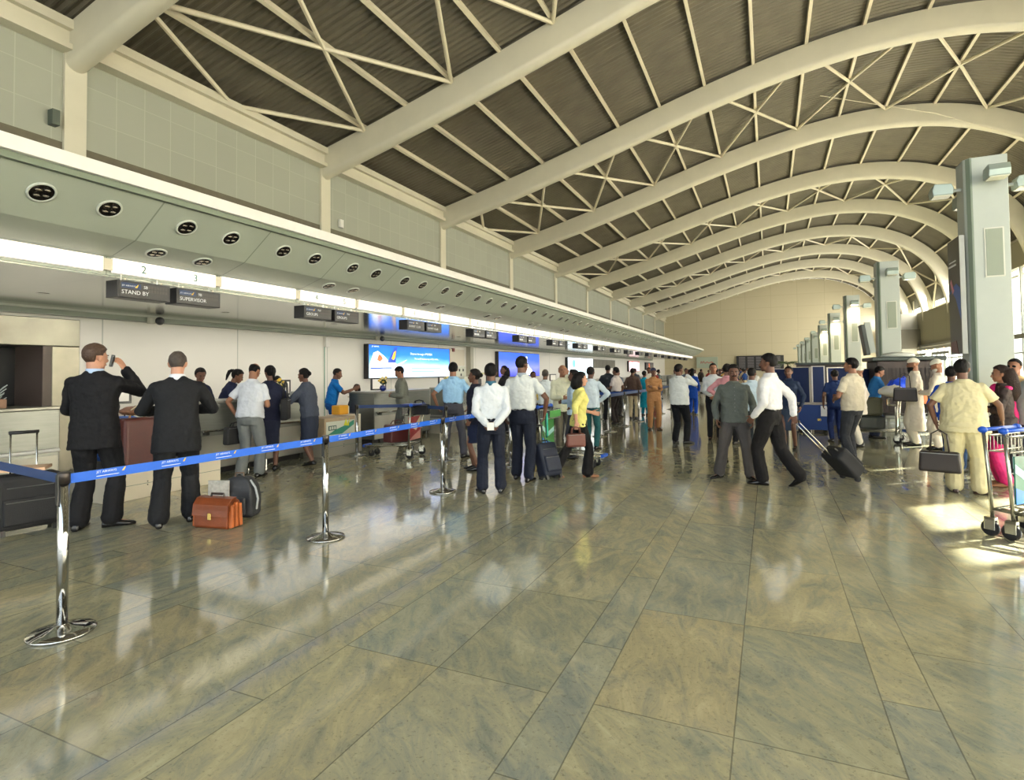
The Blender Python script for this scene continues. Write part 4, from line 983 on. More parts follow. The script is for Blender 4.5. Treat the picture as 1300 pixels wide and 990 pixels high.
MB().box(.5, .64, -.008, 0, .42, .68).build('sticker', WPRINT, t); MB().box(.42, .5, -.006, 0, .3, .36).build('latch', mat('brass', (206, 176, 104), .25, 1.), t)
for x in (.06, .6):
    for y in (.06, .44): MB().ball((x, y, .035), .035, 8, 6).build('wheel', RUBBER, t)
t = empty('xray_machine', (2.45, 16.6, 0)); tag(t, 'dark brown baggage screening machine behind the boy', 'machine')
XB = mat('xray_brown', (60, 48, 44), .5); MB().box(0, 1.3, 0, 1.6, .5, 1.78).build('tunnel_housing', XB, t, bevel=.03)
MB().box(-.1, 1.42, -.05, 1.65, 1.78, 1.88).build('top_cover', mat('xray_top', (44, 54, 48), .4), t, bevel=.02)
q = MB()
for i in range(14): q.box(.06 + i * .085, .06 + i * .085 + .06, -.02, 0, .55, 1.6)
q.build('curtain', mat('xray_curtain', (46, 36, 34), .6), t)
MB().box(.0, 1.3, -.9, 0, .42, .5).build('roller_bed', DSTEEL, t, bevel=.01)
for x in (.05, 1.2):
    for y in (-.85, 1.5): MB().box(x, x + .06, y, y + .06, 0, .5).build('leg', DSTEEL, t)
tag(MB().lathe([(0, 0), (.34, 0), (.38, .03), (.3, .1), (.1, .13), (0, .13)], (3.0, 17.2, 1.88), 24).build('machine_dome', mat('dome_white', (206, 208, 200), .4), smooth=True), 'white flat dome on top of the dark screening machine', 'dome')
# second dark machine and stand further right/back
t = empty('xray_machine', (.9, 22, 0)); tag(t, 'dark counter behind the navy partitions', 'counter')
MB().box(0, 1.6, 0, 1.0, 0, 1.75).build('body', XB, t, bevel=.02); MB().box(-.05, 1.65, -.05, 1.05, 1.75, 1.82).build('top', mat('xray_top', (44, 54, 48), .4), t)
# far shop front: glass screens with frames along X = 9
def shop(y, label):
    t = empty('glass_booth', (9.2, y, 0)); tag(t, label, 'booth', 'glazed booths along the right side')
    for i in range(5): MB().box(0, .05, i * .9 - .03, i * .9 + .03, 0, 2.5).build('post', MULL, t)
    MB().box(0, .05, 0, 3.6, 2.4, 2.55).build('header', DSTEEL, t); MB().box(.02, .03, 0, 3.6, .1, 2.4).build('pane', GLASS, t); MB().box(0, .06, 0, 3.6, 0, .5).build('base_panel', mat('booth_base', (120, 112, 100), .5), t)
for i in range(5): shop(39 + i * 5.2, 'glazed booth with metal posts along the right side')
# palm plant in front of the departures board
t = empty('potted_palm', (1.9, 70, 0)); tag(t, 'tall potted palm near the far departures board', 'palm')
MB().lathe([(.3, 0), (.42, .6), (.38, .62), (.34, .55), (0, .55)], (0, 0, 0), 16).build('pot', mat('pot_brown', (110, 80, 60), .6), t, True)
MB().tube([(0, 0, .5), (.05, 0, 1.4), (0, .05, 2.2)], .07, 8).build('trunk', mat('palm_trunk', (96, 76, 52), .8), t, True)
for i in range(16):
    a = i * 2.4; L = 1.5; q = MB(); pts = [V((math.cos(a) * L * u, math.sin(a) * L * u, 2.2 + 1.1 * u - 1.0 * u * u * (1 + .4 * (i % 3)))) for u in (0, .25, .5, .75, 1)]
    q.tube(pts, .015, 5); side = V((-math.sin(a), math.cos(a), 0))
    for u in range(1, 12):
        f = u / 12; b = V((math.cos(a) * L * f, math.sin(a) * L * f, 2.2 + 1.1 * f - 1.0 * f * f * (1 + .4 * (i % 3)))); w = .34 * math.sin(PI * min(f + .15, 1))
        for sg in (-1, 1):
            tip = b + side * sg * w + V((math.cos(a) * .12, math.sin(a) * .12, -.14)); m_ = (b + tip) / 2 + V((0, 0, .03)); d = V((math.cos(a), math.sin(a), 0)) * .02
            q.add([b - d, m_ - d * 1.6, tip, m_ + d * 1.6, b - d + V((0, 0, .004)), m_ - d * 1.6 + V((0, 0, .004)), tip + V((0, 0, .004)), m_ + d * 1.6 + V((0, 0, .004))], [(0, 1, 2, 3), (7, 6, 5, 4), (0, 1, 5, 4), (1, 2, 6, 5), (2, 3, 7, 6), (3, 0, 4, 7)])
    q.build('frond', mat('frond_green', (76, 96, 56), .6), t)

# ------------------------------------------------------------------ people
def se_ring(z, hw, hd, yo, n=22, e=2.4):
    r = []
    for j in range(n):
        a = 2 * PI * j / n; c, s_ = math.cos(a), math.sin(a)
        r.append(V((math.copysign(abs(c) ** (2 / e), c) * hw, yo + math.copysign(abs(s_) ** (2 / e), s_) * hd, z)))
    return r
def stack(mb, prof, T, k=3):
    """smooth stack of rings (z,hw,hd,yo)"""
    out = []
    for i in range(len(prof) - 1):
        a = prof[i]; b = prof[i + 1]
        for j in range(k):
            t = j / k; t2 = t * t * (3 - 2 * t) * .5 + t * .5
            out.append([a[q] + (b[q] - a[q]) * (t if q == 0 else t2) for q in range(4)])
    out.append(list(prof[-1]))
    mb.loft([[T @ p for p in se_ring(*o)] for o in out])
def bone(mb, a, b, ra, rb, n=12, mid=None, flat=1):
    pts = [a.lerp(b, t) for t in (0, .25, .5, .75, 1)]
    m = mid or (ra + rb) / 2
    rr = [ra, (ra + m) / 2 * 1.01, m, (m + rb) / 2, rb]
    mb.tube(pts, rr, n, flat=flat); mb.ball(a, ra * .99, n, 8); mb.ball(b, rb * .99, n, 8)
def ik(a, t, l1, l2, hint):
    d = t - a; L = d.length; mx = (l1 + l2) * .995
    if L > mx: t = a + d * (mx / L); d = t - a; L = mx
    u = d / L; x = (l1 * l1 - l2 * l2 + L * L) / (2 * L); h = math.sqrt(max(l1 * l1 - x * x, 0))
    p = hint - a; p = p - u * p.dot(u)
    if p.length < 1e-5: p = V((0, -1, 0)) - u * u.y * -1
    return a + u * x + p.normalized() * h, t
def hand(mb, w, d, th, pn, curl=.35, spread=.05, r=.0085):
    d = d.normalized(); th = (th - d * th.dot(d)).normalized(); n = pn - d * pn.dot(d) - th * pn.dot(th); n = n.normalized()
    def P(x, y, z): return w + d * x + th * y + n * z
    # palm
    rings = []
    for x, hw, ht in ((-.012, .024, .017), (.02, .034, .016), (.055, .041, .014), (.088, .041, .011)):
        rings.append([P(x, hw * math.cos(a), ht * math.sin(a)) for a in [2 * PI * j / 12 for j in range(12)]])
    mb.loft(rings)
    for i, (L, y) in enumerate(((.072, .031), (.080, .0105), (.075, -.0105), (.058, -.031))):
        ang = .12 + curl * .4; p = P(.084, y, 0); sp_ = (1.5 - i) * spread
        for s_, f in ((0, .45), (1, .31), (2, .24)):
            dd = (d * math.cos(ang) + n * math.sin(ang) + th * sp_).normalized(); q = p + dd * L * f
            mb.tube([p, q], [r * (1 - .08 * s_), r * (.93 - .08 * s_)], 8); mb.ball(q, r * (.93 - .08 * s_), 8, 6); p = q; ang += curl
    p = P(.018, .028, .004); ang = .25
    for L, rr in ((.038, .0115), (.032, .0095), (.026, .0085)):
        dd = (d * math.cos(.75 - ang * .5) + th * math.sin(.75 - ang * .3) + n * (curl * .9)).normalized(); q = p + dd * L
        mb.tube([p, q], [rr, rr * .92], 8); mb.ball(p, rr, 8, 6); mb.ball(q, rr * .92, 8, 6); p = q; ang += curl
def head_parts(mb, H, s_=1.0, fem=False):
    def B(c, r, M=None):
        q = MB().ball(c, r, 18, 12, M); mb.add([H @ V(p) for p in q.v], q.f)
    jw = .052 if fem else .057
    B((0, -.014, .032), (.0755, .095, .087)); B((0, .022, -.02), (.066, .066, .075)); B((0, .03, -.058), (jw, .055, .055)); B((0, .066, -.098), (.024, .02, .017))
    B((0, .078, .02), (.046, .012, .012)); B((.034, .062, -.035), (.02, .022, .02)); B((-.034, .062, -.035), (.02, .022, .02))
    q = MB().tube([V((0, .082, .012)), V((0, .096, -.012)), V((0, .108, -.034))], [.009, .011, .015], 8).ball((0, .1, -.037), (.017, .013, .011), 8, 6); mb.add([H @ V(p) for p in q.v], q.f)
    B((0, .086, -.066), (.024, .010, .006)); B((0, .085, -.076), (.02, .010, .006))
    for s in (-1, 1): B((s * .077, -.008, -.012), (.011, .02, .032), Matrix.Rotation(s * .25, 4, 'Y')); B((s * .031, .078, .0), (.013, .009, .008))
def hair_mesh(style, H, seed=0):
    n, m = 30, 20; vs = []; fs = []
    c = V((0, -.014, .03)); R_ = V((.084, .104, .099))
    for i in range(m + 1):
        ph = PI * i / m
        for j in range(n):
            th = 2 * PI * j / n; d = V((math.sin(ph) * math.cos(th), math.sin(ph) * math.sin(th), math.cos(ph)))
            p = V((c.x + d.x * R_.x, c.y + d.y * R_.y, c.z + d.z * R_.z)); k = 1.0
            z, y = p.z, p.y
            hl = .075 if style not in ('low', 'thick') else .062
            back = -.065
            if y > .02 and z < hl - max(0, .05 - y) * .9: k = .72
            if y > -.035 and z < -.0 and abs(p.x) > .04: k = .72
            if z < back: k = .72
            if style == 'bald' and (z > .065 or (y > .0 and z > .02)): k = .85
            if style in ('thick', 'pony', 'long', 'bun') and k == 1: k = 1.07
            if style == 'cap':
                k = 1.06 if (z > .035 + y * .1) else .7
            nz = noise.noise(p * 28 + V((seed, 0, 0))) * .035 + noise.noise(p * 60 + V((0, seed, 0))) * .02
            if style == 'cap': nz = 0
            if k < 1: nz = 0
            k += nz
            q = c + (p - c) * k; vs.append(H @ q)
    for i in range(m):
        for j in range(n):
            jj = (j + 1) % n; fs.append((i * n + j, (i + 1) * n + j, (i + 1) * n + jj, i * n + jj))
    mb = MB().add(vs, fs)
    def A(q): mb.add([H @ V(p) for p in q.v], q.f)
    if style == 'bun': A(MB().ball((0, -.125, .02), (.045, .035, .042), 12, 8))
    if style == 'pony':
        A(MB().ball((0, -.12, .055), (.035, .03, .035), 10, 8)); A(MB().tube([V((0, -.13, .06)), V((0, -.165, .02)), V((0, -.16, -.06)), V((0, -.14, -.15))], [.03, .034, .028, .01], 10))
    if style == 'long':
        A(MB().tube([V((0, -.06, .05)), V((0, -.09, -.05)), V((0, -.11, -.16)), V((0, -.12, -.30)), V((0, -.11, -.40))], [.085, .09, .088, .075, .03], 16, flat=1.15))
    if style == 'shoulder':
        A(MB().tube([V((0, -.05, .05)), V((0, -.075, -.05)), V((0, -.085, -.14)), V((0, -.08, -.18))], [.085, .095, .088, .05], 16, flat=1.1))
    return mb
def person(x, y, a, h, label, g=1.0, fem=False, skin=2, hair=('short', 'b'), top=None, bot=None, L='hang', R='hang', feet=None, lean=0.0, head=(0, 0), vox=.012, shoes=LEATHER,
           belly=0.0, detail=True, brow=True, moust=False, beard=None, cap=None, collar=None, seated=False, curl=.45, shw=1.0, group=None, z=0.0, root=None):
    top = top or {}; bot = bot or {}
    T = Matrix.Translation(V((0, 0, .95))) @ Matrix.Rotation(-math.radians(lean), 4, 'X') @ Matrix.Translation(V((0, 0, -.95)))
    sw = (.165 if fem else .188) * shw
    # ---- head
    HP = T @ V((0, .012, 1.627)); Hm = Matrix.Translation(HP) @ Matrix.Rotation(-math.radians(lean * .55), 4, 'X') @ Matrix.Rotation(-math.radians(head[0]), 4, 'Z') @ Matrix.Rotation(-math.radians(head[1]), 4, 'X')
    mb = MB(); head_parts(mb, Hm, 1, fem)
    nk = .046 if fem else .056
    bone(mb, T @ V((0, -.018, 1.43)), Hm @ V((0, -.025, -.05)), nk * 1.12, nk)
    w = .9 * (1 + (g - 1) * .9)
    stack(mb, [(.84, .15 * w, .10 * w, 0), (1.05, .13 * w, .095 * w, 0), (1.3, .155 * w, .1, 0), (1.42, sw * .8, .07, -.01), (1.46, .06, .06, -.012)], T, 2)
    # ---- arms
    arms = {}
    for side, spec in (('L', L), ('R', R)):
        s_ = -1 if side == 'L' else 1
        S = T @ V((s_ * (sw - .014), -.008, 1.375))
        pn = None; thumb = None; hd = None
        if spec == 'hang': W = V((s_ * (sw + .05 * g + .02), .03, .90)); hint = V((s_ * .4, -.3, 1.1)); thumb = V((0, 1, 0)); pn = V((-s_, 0, 0))
        elif spec == 'front': W = V((s_ * .07, .27, 1.10)); hint = V((s_ * .45, -.1, .9)); thumb = V((0, 0, 1)); pn = V((-s_, 0, 0)); hd = V((-s_ * .9, .4, 0))
        elif spec == 'lean': W = V((s_ * .2, .40, 1.16)); hint = V((s_ * .5, .0, .9)); thumb = V((-s_, 0, 0)); pn = V((0, 0, -1)); hd = V((-s_ * .4, 1, 0))
        elif spec == 'hip': W = V((s_ * .2, .03, 1.03)); hint = V((s_ * .6, -.1, 1.15)); thumb = V((0, -1, 0)); pn = V((-s_, 0, 0)); hd = V((-s_ * .4, .5, -.6))
        elif spec == 'back': W = V((s_ * .05, -.18, .93)); hint = V((s_ * .42, -.22, 1.0)); thumb = V((0, 0, 1)); pn = V((0, 1, 0)); hd = V((-s_ * 1, -.1, -.35))
        else: W = V(spec[0]); hint = V(spec[1]); thumb = V(spec[2]) if len(spec) > 2 else V((0, 0, 1)); pn = V(spec[3]) if len(spec) > 3 else V((-s_, 0, 0)); hd = V(spec[4]) if len(spec) > 4 else None
        E, W = ik(S, W, .29, .255, hint)
        arms[side] = (S, E, W)
        bone(mb, S, E, .05 * (.9 if fem else 1), .038); bone(mb, E, W, .037, .025, mid=.034)
        hand(mb, W, hd if hd is not None else (W - E), thumb, pn, curl)
    # ---- legs
    legs = {}
    feet = feet or ((-.1, 0, 8, 0), (.1, .02, -8, 0))
    for side, f in zip('LR', feet):
        s_ = -1 if side == 'L' else 1; p = math.radians(f[3]); r = math.radians(f[2])
        fwd = V((-math.sin(r), math.cos(r), 0))
        Hh = V((s_ * .09, 0, .89)); A = V((f[0], f[1], .085)) + V((0, 0, .12 * math.sin(p))) + fwd * (.12 * (1 - math.cos(p)))
        K, A = ik(Hh, A, .435, .40, Hh + V((0, 1, -.3)) + fwd * .4)
        legs[side] = (Hh, K, A, p, r, f)
        bone(mb, Hh, K, .075, .048); bone(mb, K, A, .048, .034, mid=.047)
        foot = MB().tube([V((0, -.03, .03)), V((0, .06, .035)), V((0, .14, .022))], [.03, .034, .022], 10)
        M = Matrix.Translation(V((f[0], f[1], 0))) @ Matrix.Rotation(r, 4, 'Z') @ Matrix.Translation(V((0, .11, 0))) @ Matrix.Rotation(-p, 4, 'X') @ Matrix.Translation(V((0, -.11, 0)))
        mb.add([M @ V(q) for q in foot.v], foot.f); legs[side] += (M,)
    body = fuse('person', mb, vox, SKIN[skin], None, 2, sf=.4)
    body.location = (x, y, z); body.rotation_euler[2] = bearing(x, y, a); sc = h / 1.75; body.scale = (sc, sc, sc)
    tag(body, label, 'person', group)
    # ---- hair
    hm = {'b': HAIRB, 'br': HAIRBR, 'g': HAIRG, 'db': mat('dark_brown_hair', (40, 27, 22), .6, bump=.6, bscale=70, spec=.2)}.get(hair[1]) or HAIRB
    if hair[0] != 'none': hair_mesh(hair[0], Hm, x * 3 + y).build('hair', hm, body, True)
    if cap:
        hair_mesh('cap', Hm).build('cap', cap, body, True)
    if beard:
        q = MB().ball((0, .036, -.07), (.062, .066, .062), 16, 12)
        q.v = [v if v[2] < -.042 or v[1] < .0 else (v[0] * .8, v[1] * .55, v[2]) for v in q.v]; q.ball((0, .075, -.125), (.035, .03, .04), 10, 8)
        MB().add([Hm @ V(p) for p in q.v], q.f).build('beard', beard, body, True)
    if detail:
        for s_ in (-1, 1):
            q = MB(); q.ball(Hm @ V((s_ * .031, .0835, .001)), (.0085, .005, .0042), 10, 6); q.mi = 1; q.ball(Hm @ V((s_ * .031, .0872, .001)), (.0046, .003, .0042), 8, 6)
            q.build('eye', [EYEW, HAIRB], body, True)
            MB().tube([Hm @ V((s_ * .014, .0905, .017)), Hm @ V((s_ * .033, .0885, .0215)), Hm @ V((s_ * .05, .078, .016))], [.0045, .0058, .0035], 6).build('eyebrow', HAIRB, body, True)
        MB().tube([Hm @ V((-.024, .088, -.070)), Hm @ V((0, .0955, -.069)), Hm @ V((.024, .088, -.070))], [.002, .0055, .002], 6).build('lips', LIP, body, True)
        if moust: MB().tube([Hm @ V((-.036, .082, -.062)), Hm @ V((-.014, .098, -.052)), Hm @ V((.014, .098, -.052)), Hm @ V((.036, .082, -.062))], [.004, .0115, .0115, .004], 8).build('moustache', HAIRB, body, True)
    # ---- top
    tm = top.get('m') or cloth(top.get('c', (220, 220, 220)))
    kind = top.get('k', 'shirt'); hem = top.get('hem', .86); tuck = top.get('tuck', False); sl = top.get('sl', 'l'); loose = top.get('loose', 1.0)
    G = g
    q = MB(); yb = belly
    if kind == 'jacket':
        prof = [(hem, .20 * G, .142 * G, 0), (hem + .16, .196 * G, .142 * G, yb * .6), (1.06, .182 * G, .132 * G, yb), (1.2, .192, .14, yb * .4), (1.32, .205 * shw, .14, 0), (1.385, .212 * shw, .118, -.005), (1.43, .175 * shw, .098, -.012), (1.465, .11, .08, -.015), (1.495, .072, .07, -.015)]
        rs = (.064, .06, .049); mr = .066
    elif fem:
        prof = [(hem, .185 * G * loose, .13 * G * loose, 0)] + ([(.92, .18 * G * loose, .125 * G * loose, 0)] if hem < .9 else []) + [(1.06, .142 * G * loose, .108 * G, 0), (1.2, .152 * G, .12 * G, .008), (1.28, .165, .13, .016), (1.36, .168, .108, 0), (1.42, .14, .085, -.01), (1.47, .066, .062, -.015)]
        rs = (.062, .05, .04); mr = .055
    elif tuck:
        prof = [(.99, .16 * G, .115 * G, yb * .8), (1.03, .176 * G, .132 * G, yb), (1.15, .178 * G, .134 * G, yb), (1.28, .192 * shw, .134, yb * .3), (1.375, .2 * shw, .112, 0), (1.42, .17 * shw, .092, -.01), (1.455, .11, .078, -.014), (1.49, .068, .068, -.015)]
        rs = (.06, .055, .042); mr = .06
    else:
        prof = [(hem, .192 * G * loose, .14 * G * loose, yb * .8)] + ([(.9, .188 * G * (loose * .5 + .5), .138 * G, yb)] if hem < .84 else []) + [(1.05, .184 * G, .136 * G, yb), (1.2, .184 * G, .136 * G, yb * .6), (1.3, .192 * shw, .134, 0), (1.375, .2 * shw, .112, 0), (1.42, .17 * shw, .092, -.01), (1.455, .11, .078, -.014), (1.49, .068, .068, -.015)]
        rs = (.062, .056, .043); mr = .062
    if hem < .78 and kind != 'jacket':
        # long garments fall straight from the hips whatever the lean
        lo = [p for p in prof if p[0] < 1.0]; hi = [p for p in prof if p[0] >= 1.0]
        stack(q, lo + [(1.0, .18 * G, .132 * G, yb)], Matrix.Identity(4)); prof = [(.93, .18 * G, .13 * G, yb)] + hi
    stack(q, prof, T)
    for side in 'LR':
        S, E, W = arms[side]
        if sl == 'l':
            bone(q, S, E, rs[0], rs[1], mid=mr); e_ = E.lerp(W, .96); bone(q, E, e_, rs[1], rs[2], mid=rs[1] * .95)
        elif sl == 's':
            e_ = S.lerp(E, .72); q.tube([S, S.lerp(E, .35), e_], [rs[0], rs[0] * 1.0, rs[0] * 1.02], 14); q.ball(S, rs[0], 12, 8)
        elif sl == 'h':
            bone(q, S, E, rs[0], rs[1], mid=mr); q.tube([E, E.lerp(W, .45)], [rs[1], rs[1]], 12)
    tops = {'jacket': 'jacket', 'shirt': 'shirt', 'kurta': 'robe', 'dress': 'dress'}
    fuse(tops.get(kind, 'shirt'), q, max(vox, .008) if vox < .012 else vox, tm, body, 7, .022 if kind == 'jacket' else .03, .085)
    if top.get('inner') or collar:
        cm = collar or tm
        MB().loft([[T @ V((r * math.cos(t), r * math.sin(t) * 1.0 - .016 + zz, z_)) for t in [2 * PI * j / 20 for j in range(20)]] for r, z_, zz in ((.079, 1.452, 0), (.074, 1.497, .0), (.069, 1.515, -.004), (.064, 1.515, -.004), (.064, 1.45, 0))]).build('collar', cm, body, True)
    else:
        MB().loft([[T @ V((r * math.cos(t), r * math.sin(t) * 1.0 - .016 + zz, z_)) for t in [2 * PI * j / 20 for j in range(20)]] for r, z_, zz in ((.088, 1.445, 0), (.078, 1.485, .0), (.072, 1.495, -.004), (.066, 1.49, -.004), (.066, 1.44, 0))]).build('collar', tm, body, True)
    if top.get('placket'):
        q = MB(); 
        for i in range(7):
            zz = max(hem, .98) + .06 + i * (1.40 - max(hem, .98)) / 7
            dd = .138 * G + (yb if zz < 1.25 else 0)
            q.ball(T @ V((0, dd - (.03 if zz > 1.3 else .004), zz)), (.006, .004, .006), 6, 4)
        q.build('buttons', top['placket'], body, True)
    # ---- bottom
    bm_ = bot.get('m') or cloth(bot.get('c', (40, 44, 56))); bk = bot.get('k', 'trousers'); bag = bot.get('bag', 1.0); fl = bot.get('flare', 1.0)
    q = MB(); I4 = Matrix.Identity(4)
    if bk == 'trousers':
        wz = 1.03 if tuck else .98
        stack(q, [(.80, .155 * G, .105 * G, 0), (.88, .178 * G, .128 * G, 0), (.95, .168 * G, .12 * G, yb * .4), (wz, .157 * G, .113 * G, yb * .7)], I4)
        for side in 'LR':
            Hh, K, A, p, r, f, M = legs[side]
            end = A - (A - K).normalized() * .015
            bone(q, Hh, K, .092 * bag * (G * .5 + .5), .068 * bag, mid=.084 * bag); bone(q, K, end, .068 * bag, .062 * bag * fl, mid=.066 * bag * (fl * .4 + .6))
    elif bk == 'skirt':
        hz = bot.get('hem', .52); stack(q, [(hz, .155 * fl, .125 * fl, .01), (.7, .17, .13, 0), (.86, .185, .13, 0), (.95, .165, .115, 0), (1.03, .135, .1, 0)], I4)
    if bk != 'none': fuse('trousers' if bk == 'trousers' else 'skirt', q, max(vox, .008) if vox < .012 else vox, bm_, body, 4, .022, .11)
    if tuck and bot.get('belt', True):
        MB().loft([se_ring(z_, (.162 + e_) * G, (.118 + e_) * G, yb * .7) for z_, e_ in ((.995, .0), (.995, .006), (1.03, .006), (1.03, .0))]).build('belt', LEATHER, body, True)
    # ---- shoes
    for side in 'LR':
        M = legs[side][6]; rings = []
        for yy, hw, hh in ((-.078, .020, .045), (-.07, .032, .07), (-.03, .038, .088), (.03, .04, .08), (.09, .046, .056), (.14, .045, .044), (.178, .034, .036), (.196, .015, .024)):
            rings.append([M @ V((hw * math.cos(t), yy, max(0.002, hh * .5 + hh * .5 * math.sin(t) * (1 if math.sin(t) > 0 else 1.3)))) for t in [2 * PI * j / 14 for j in range(14)]])
        MB().loft(rings).build('shoe', shoes, body, True)
    return body
def dress_of(c, sl='s', hem=.35): return {'k': 'dress', 'c': c, 'sl': sl, 'hem': hem, 'loose': 1.1}
BLACKS = (24, 25, 28)
WS = (208, 211, 208)
# --- foreground left
SUIT = mat('black_suit_wool', (20, 20, 23), .8, var=.08, bump=.3, bscale=20, spec=.25); SUIT2 = mat('charcoal_suit_wool', (26, 27, 30), .8, var=.08, bump=.3, bscale=20, spec=.25)
LBC = mat('light_blue_collar', (176, 196, 226), .7)
p1 = person(-6.54, 3.66, 20, 1.95, 'tall man in black suit holding a phone to his ear', g=1.06, skin=0, hair=('thick', 'br'), vox=.007, shw=1.05,
  top={'k': 'jacket', 'm': SUIT, 'hem': .76}, bot={'m': SUIT, 'bag': 1.18, 'flare': 1.25}, collar=LBC, head=(38, 4),
  R=((.2, .16, 1.50), (.6, .2, .5), (.3, 1, .2), (-1, .1, 0), (-.45, -.45, 1)), L=((-.1, .30, 1.1), (-.5, -.1, 1.0), (0, 0, 1), (1, 0, 0), (.7, .6, 0)), feet=((-.12, -.02, 0, 0), (.14, .02, -75, 0)))
p2 = person(-5.86, 4.1, 3, 1.87, 'man in black suit leaning on the desk with his back turned', g=1.1, skin=0, hair=('short', 'g'), vox=.007, shw=1.08, lean=5,
  top={'k': 'jacket', 'm': SUIT2, 'hem': .73}, bot={'m': SUIT2, 'bag': 1.2, 'flare': 1.3}, collar=mat('white_collar', (220, 222, 228), .7), head=(4, 8),
  R=((.17, .36, 1.13), (.6, .0, 1.0), (0, 0, 1), (-1, 0, 0), (-.6, .8, 0)), L=((-.17, .36, 1.13), (-.6, .0, 1.0), (0, 0, 1), (1, 0, 0), (.6, .8, 0)), feet=((-.15, -.05, 10, 0), (.13, .1, -12, 0)))
p3 = person(-7.45, 6.42, 30, 1.8, 'balding man in white short-sleeved shirt carrying a black briefcase', g=1.06, skin=1, hair=('bald', 'b'), vox=.009, lean=10,
  top={'c': (206, 209, 216), 'sl': 's', 'hem': .90, 'loose': 1.08}, bot={'c': (112, 116, 116), 'bag': 1.15, 'flare': 1.2}, head=(0, 30), R='front', L=((-.25, .06, .93), (-.5, -.1, 1.1), (0, 1, 0), (1, 0, 0)), feet=((-.12, -.05, 15, 0), (.12, .05, -5, 0)))
p4 = person(-7.68, 7.0, 10, 1.76, 'woman with ponytail in navy suit behind the white shirted man', fem=True, skin=2, hair=('pony', 'b'), vox=.009, top={'k': 'jacket', 'c': (30, 34, 56), 'hem': .82}, bot={'k': 'skirt', 'c': (30, 34, 52), 'hem': .42}, g=.92, shw=.9, R='lean', L='lean', head=(-30, 12), lean=6)
p5 = person(-7.42, 7.66, -55, 1.72, 'woman in grey blue blazer and skirt leaning on the check-in desk', fem=True, skin=2, hair=('bun', 'b'), vox=.009, top={'k': 'jacket', 'c': (66, 72, 86), 'hem': .86}, bot={'k': 'skirt', 'c': (44, 50, 66), 'hem': .45}, g=.93, shw=.88, lean=10,
  R=((.1, .44, 1.17), (.5, .1, .9), (0, 0, 1), (-1, 0, 0), (-.5, 1, 0)), L=((-.22, .46, 1.17), (-.5, .1, .9), (0, 0, 1), (1, 0, 0), (.5, 1, 0)), feet=((-.08, -.1, 0, 10), (.08, .0, -10, 0)))
def agent(x, y, a, h, lab, c=(30, 36, 62), **k):
    kk = dict(fem=True, skin=2, hair=('bun', 'b'), vox=.011, top={'k': 'jacket', 'c': c, 'hem': .85}, bot={'k': 'skirt', 'c': (30, 36, 56)}, g=.92, shw=.88, L='front', R='front', lean=8, head=(0, 15)); kk.update(k)
    return person(x, y, a, h, lab, **kk)
agent(-9.1, 6.75, 160, 1.74, 'female agent with patterned scarf right of the suited men', collar=mat('scarf_print', (206, 196, 170), .7, var=.4, vscale=60))
agent(-9.2, 7.3, 95, 1.76, 'female agent with long ponytail bending over the desk', hair=('pony', 'b'), lean=22, R=((.25, .45, 1.18), (.5, .1, .9), (0, 0, 1), (-1, 0, 0)))
agent(-8.98, 8.38, 175, 1.58, 'female agent in blue behind the yellow flowers', c=(20, 70, 150), head=(0, 25))
person(-9.15, 10.1, 88, 1.75, 'man in bright blue polo shirt reaching over the conveyor', skin=2, vox=.009, top={'c': (14, 100, 172), 'sl': 's', 'hem': .92}, bot={'c': (16, 74, 140)}, lean=12, head=(0, 10), R=((.2, .52, 1.27), (.3, .2, 1.0), (0, 0, 1), (-1, 0, 0)), L=((-.1, .5, 1.25), (-.3, .2, 1.0), (0, 0, 1), (1, 0, 0)))
agent(-9.25, 11.15, 200, 1.36, 'low seated agent with dark hair behind the second desk', hair=('shoulder', 'b'), skin=3, head=(0, 20))
person(-7.62, 10.75, -100, 1.76, 'man in grey jacket and spectacles at the desk by the blue advert', skin=1, g=1.05, vox=.009, hair=('thick', 'b'), top={'k': 'jacket', 'c': (112, 114, 104), 'hem': .84}, bot={'c': (84, 86, 82)}, lean=6, head=(10, 22), L='front', R='front', moust=True)
agent(-9.3, 16.0, 180, 1.38, 'agent with black hair behind the pale blue shirt', hair=('short', 'b'))
agent(-9.4, 20.1, 180, 1.56, 'agent below the violet advert beside the uniformed woman', skin=2)
# --- centre left
person(-5.52, 9.42, 6, 1.80, 'man in pale blue short-sleeved shirt and grey trousers seen from behind', skin=1, vox=.009, g=1.08, hair=('thick', 'b'), top={'c': (150, 190, 222), 'sl': 's', 'tuck': True}, bot={'c': (74, 74, 82), 'bag': 1.1}, head=(-12, 6), feet=((-.16, .02, 5, 0), (.2, -.1, -30, 0)),
   L=((-.3, .05, .94), (-.5, -.1, 1.1), (0, 1, 0), (1, 0, 0)), R=((.27, .1, .93), (.5, -.1, 1.1), (0, 1, 0), (-1, 0, 0)))
p = person(-4.42, 8.25, -75, 1.66, 'uniformed woman in navy dress jacket with flower clip in her hair', fem=True, skin=2, vox=.009, hair=('bun', 'b'), top={'k': 'jacket', 'c': (28, 30, 44), 'hem': .80, 'placket': WPRINT}, bot={'k': 'skirt', 'c': (26, 34, 58), 'hem': .48}, g=.98, shw=.9, feet=((-.08, -.05, 0, 0), (.08, .05, -10, 0)),
   R=((.25, .12, .95), (.4, -.2, 1.1), (0, 1, 0), (-1, 0, 0)))
MB().box(-.012, .012, -.19, -.05, 1.66, 1.685).build('hair_clip', mat('pale_clip', (226, 222, 160), .5), p)
person(-6.4, 13.6, -120, 1.78, 'woman in black with dark hair beyond the uniformed woman', fem=True, skin=2, hair=('shoulder', 'b'), top={'c': (30, 28, 32), 'hem': .84}, bot={'c': (34, 34, 40)}, vox=.014)
